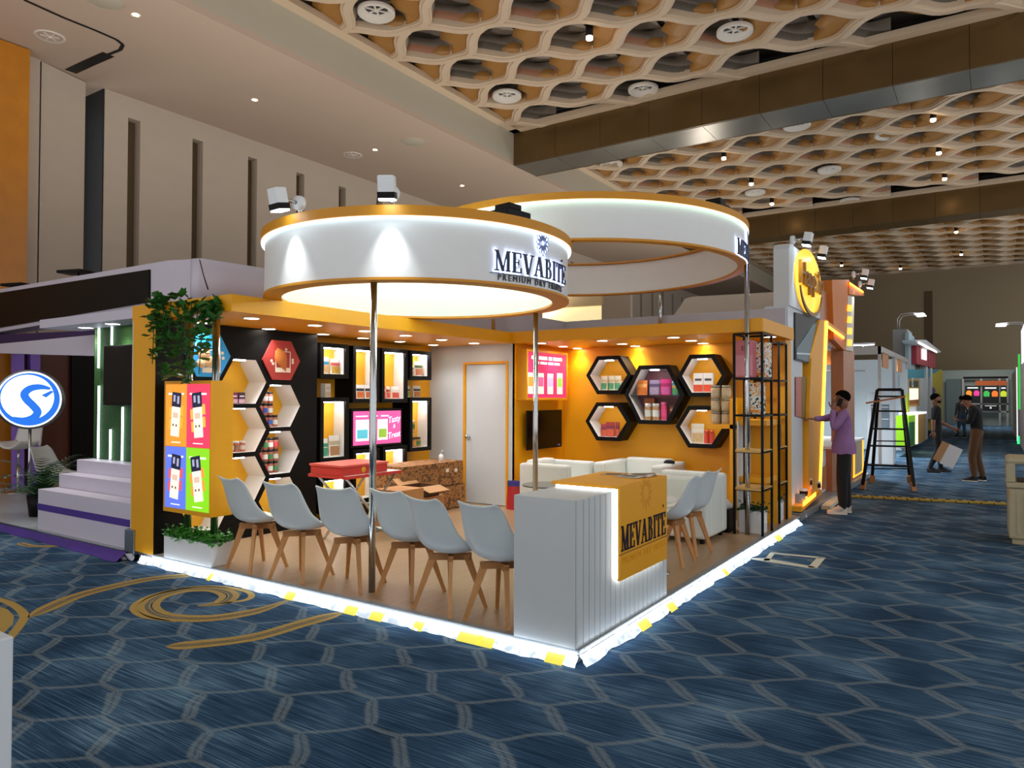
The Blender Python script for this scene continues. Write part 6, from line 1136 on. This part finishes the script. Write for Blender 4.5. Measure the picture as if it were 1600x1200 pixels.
# man in the lilac shirt: right arm stretched to the stall wall, left hand at his cheek with a phone
p = at(1320, 803, 2, 0); J = body()
J.update({'elr': (.02, .22, 1.275, .050, .050), 'wrr': (-.19, .36, 1.27, .034, .034), 'ell': (-.23, .13, 1.13, .054, .054), 'wrl': (-.115, .135, 1.40, .036, .036), 'waist': (0, .015, 1.04, .165, .14), 'pelvis': (0, 0, .90, .155, .130), 'chest': (0, .0, 1.22, .172, .132), 'knl': (-.095, .03, .47, .078, .078), 'knr': (.095, .0, .47, .078, .078), 'anl': (-.10, .02, .085, .062, .064), 'anr': (.10, -.03, .085, .062, .064), 'tol': (-.115, .16, .04, .038, .03), 'tor': (.12, .11, .04, .038, .03)})
mn = person((p.x, p.y, 0), math.radians(98), J, edges(0, 1, 2, 3), ['shirt', 'trouser', 'skin', 'shoe'], 'man in a lilac shirt holding a phone to his cheek, one arm outstretched')
face(mn, J); hand(mn, J['wrr'][:3], (-.75, .8, .05), (0, 0, -1), .25, side=-1); hand(mn, J['wrl'][:3], (.15, -.25, 1), (1, .2, .1), .45); shoes(mn, J, 'shoe')
MB().box(-.014, .014, -.005, .005, 0, 0).build('button', 'ivory', mn) if 0 else None
m = MB().grid(lambda u, v: ((.128+.045*min(1, 1.6*v))*math.cos(2*math.pi*u), (.112+.04*min(1, 1.6*v))*math.sin(2*math.pi*u)+.008, 1.08-.27*v+.008*math.sin(12*math.pi*u)*v), 24, 6); m.build('shirt_hem', 'shirt', mn)
ph = thing('phone', 'dark phone held to the ear of the man in the lilac shirt', 'phone', (0, 0, 0)); R_ = Matrix.Rotation(math.radians(98), 3, 'Z'); w_ = R_@Vector((-.108, .06, 1.47))+Vector((p.x, p.y, 0)); ph.location = w_; ph.rotation_euler = (.35, .1, math.radians(98)); MB().box(-.005, .005, -.026, .026, -.03, .08).build('case', 'black', ph, bev=.004); MB().box(.005, .006, -.022, .022, -.025, .075).build('screen', 'screen', ph)
# person behind the lit counter
J2 = body(); t = person((-1.35, 9.7, .09), math.radians(20), J2, edges(0, 1, 2, 3), ['ivory', 'trouser', 'skin', 'shoedark'], 'person in a pale top behind the lit counter, mostly hidden'); face(t, J2); hand(t, J2['wrl'][:3], (0, .3, -1), (1, 0, 0), .4); hand(t, J2['wrr'][:3], (0, .3, -1), (-1, 0, 0), .4, side=-1); shoes(t, J2, 'shoedark')
# walking man in black with a paper sheet and carton
p = at(1463, 738, 2, 0); J = body(); J.update({'wrl': (-.21, .36, .92, .032, .032), 'ell': (-.22, .10, 1.06, .046, .046), 'elr': (.23, -.10, 1.10, .046, .046), 'wrr': (.25, -.10, .86, .031, .031), 'knl': (-.09, .10, .47, .07, .07), 'anl': (-.10, .10, .085, .05, .05), 'tol': (-.10, .25, .035, .036, .03), 'knr': (.09, .02, .47, .07, .07), 'anr': (.10, -.14, .10, .05, .05), 'tor': (.11, .0, .035, .036, .03), 'upper': (0, -.03, 1.34, .12, .09), 'neck': (0, -.02, 1.42, .056, .056), 'jaw': (0, .0, 1.485, .066, .078), 'head': (0, .0, 1.555, .076, .092), 'crown': (0, -.012, 1.605, .06, .07)})
wm = person((p.x, p.y, 0), math.radians(-75), J, edges(0, 1, 2, 3, 'short'), ['blackcloth', 'trouser', 'skin', 'shoedark'], 'bearded man in black shirt walking with a tilted sheet of board at his knees'); face(wm, J, beard=True); hand(wm, J['wrl'][:3], (0, 1, -.3), (1, 0, 0), .7); hand(wm, J['wrr'][:3], (0, .1, -1), (-1, 0, 0), .4, side=-1); shoes(wm, J, 'shoedark', 'shoedark')
q = at(1478, 708, 1, p.y-.15); sh = thing('paper_sheet', 'white sheet and tan board carried by the man in black', 'board', q); sh.rotation_euler = (0, math.radians(25), .2); MB().box(-.02, .24, -.012, 0, -.24, .20).build('white_sheet', 'white', sh); MB().box(-.16, -.02, -.012, 0, -.22, .20).build('tan_board', 'kraft', sh)
# man in black jacket and brown trousers looking down
p = at(1527, 752, 2, 0); J = body(); J.update({'ell': (-.23, .06, 1.10, .058, .058), 'wrl': (-.08, .26, 1.14, .034, .034), 'elr': (.23, .06, 1.10, .058, .058), 'wrr': (.08, .27, 1.12, .034, .034), 'chest': (0, .02, 1.22, .18, .145), 'upper': (0, .06, 1.345, .13, .1), 'neck': (0, .10, 1.41, .06, .06), 'jaw': (0, .165, 1.445, .066, .072), 'head': (0, .165, 1.515, .078, .092), 'crown': (0, .135, 1.565, .062, .07), 'knl': (-.10, .06, .47, .075, .075), 'anl': (-.11, .02, .085, .058, .058), 'tol': (-.13, .16, .035, .036, .03), 'anr': (.13, -.06, .085, .058, .058), 'tor': (.16, .07, .035, .036, .03)})
bm2 = person((p.x, p.y, 0), math.radians(78), J, edges(0, 1, 2, 3), ['blackcloth', 'browncloth', 'skin', 'shoedark'], 'man in black jacket and brown trousers standing head bent over his hands'); face(bm2, J, tilt=-.5); hand(bm2, J['wrl'][:3], (.5, 1, .2), (.4, 0, 1), .5); hand(bm2, J['wrr'][:3], (-.5, 1, .2), (-.4, 0, 1), .5, side=-1); shoes(bm2, J, 'shoedark')
# distant man by the entrance
p = at(1503, 684, 2, 0); J = body(); J.update({'anl': (-.12, .1, .085, .05, .05), 'tol': (-.12, .24, .035, .036, .03)}); t = person((p.x, p.y, 0), math.radians(30), J, edges(0, 1, 2, 3), ['darkgrey', 'denim', 'skin', 'shoedark'], 'distant man in dark top and jeans near the entrance'); face(t, J); hand(t, J['wrl'][:3], (0, .3, -1), (1, 0, 0), .4); hand(t, J['wrr'][:3], (0, .3, -1), (-1, 0, 0), .4, side=-1); shoes(t, J, 'shoedark')
# ---------------------------------------------------------------- ceiling fittings
def diffuser(p, r, label, deep=.10):
    t = thing('air_diffuser', label, 'air vent', p, 0, 'round ceiling air vents'); MB().lathe([(r, .06), (r, 0), (r*.92, -.02), (r*.62, deep), (r*.60, deep)], 28).build('cone', 'diffuser', t); MB().disc((0, 0, deep-.002), r*.62, 20, 0, up=False).build('throat', 'darkgrey', t)
    for k in range(3): a = k*math.pi/3; MB().bar((-r*.6*math.cos(a), -r*.6*math.sin(a), deep-.03), (r*.6*math.cos(a), r*.6*math.sin(a), deep-.03), .03, .02).build('blade', 'diffuser', t)
    MB().lathe([(0, deep-.06), (r*.16, deep-.05), (r*.16, deep-.02), (0, deep-.02)], 12).build('hub', 'diffuser', t); return t
for k, (px, py) in enumerate(((78, 57), (551, 242))): diffuser(at(px, py, 2, ZS-.0), .21*1.06, ('round air vent in the plain ceiling above the amber pillar', 'round air vent in the plain ceiling above the wall slots')[k], .03)
for k, (px, py) in enumerate(((645, 222), (162, 0))): p = at(px, py, 2, ZS); t = thing('ceiling_speaker', ('round flush ceiling disc left of the first beam', 'round flush ceiling disc at the top picture edge')[k], 'ceiling speaker', (p.x, p.y, ZS), 0, 'flush ceiling discs'); MB().lathe([(0, -.012), (.24, -.012), (.26, 0)], 28).build('grille', 'soffitface', t); MB().lathe([(.26, 0), (.275, -.014), (.285, 0)], 28).build('rim', 'soffit', t)
for k, (px, py) in enumerate(((588, 22), (792, 152), (1148, 52), (1245, 198), (1296, 267), (1005, 142), (955, 258), (1180, 302), (1328, 315), (1388, 152+60))):
    p = at(px, py, 2, ZW+.02); diffuser(p, .30*kk, ('air vent in the lattice nearest the ceiling corner', 'air vent in the lattice above the front canopy', 'air vent in the lattice near the top right', 'air vent just past the first beam', 'air vent in the second lattice bay, middle right', 'air vent set deep beside the first beam', 'air vent at the left end of the second bay', 'air vent above the rear canopy lettering', 'air vent near the second beam', 'air vent in the second bay, far right')[k])
for k, (px, py) in enumerate(((921, 60), (1131, 248), (1174, 288), (1206, 319), (1458, 188), (1467, 240), (1476, 280), (1494, 363), (1502, 398), (1315, 415), (1407, 420))):
    p = at(px, py, 2, ZW-.12); t = thing('spot_can', 'black ceiling spot can hanging '+('in the first lattice bay', 'over the rear canopy rim', 'above the rear canopy lettering', 'left of the script sign', 'high in the second bay', 'in the middle of the second bay', 'low in the second bay', 'just past the second beam', 'in the third bay', 'above the copper tower', 'over the far stalls')[k], 'spotlight', p, 0, 'black ceiling spots'); MB().lathe([(0, .34), (.065, .34), (.065, .03), (.055, .03)], 14).build('can', 'black', t); MB().lathe([(.06, .03), (.058, -.02), (0, -.045)], 14).build('bulb', 'warmlamp', t); MB().tube([(0, 0, .34), (0, 0, .8)], .012).build('stem', 'black', t)
for k, (px, py) in enumerate(((212, 23), (398, 156), (586, 234), (722, 290))):
    p = at(px, py, 2, ZS); t = thing('recessed_spot', ('small recessed twin spot nearest the ceiling groove', 'small recessed spot above the second wall slot', 'small recessed spot beside the round vent', 'small recessed spot before the first beam')[k], 'spotlight', (p.x, p.y, ZS), 0, 'recessed spots'); MB().lathe([(.07, 0), (.075, -.008), (.085, 0)], 16).build('ring', 'soffitface', t); MB().disc((0, 0, -.003), .05, 12, 0, up=False).build('bulb', 'warmlamp', t)
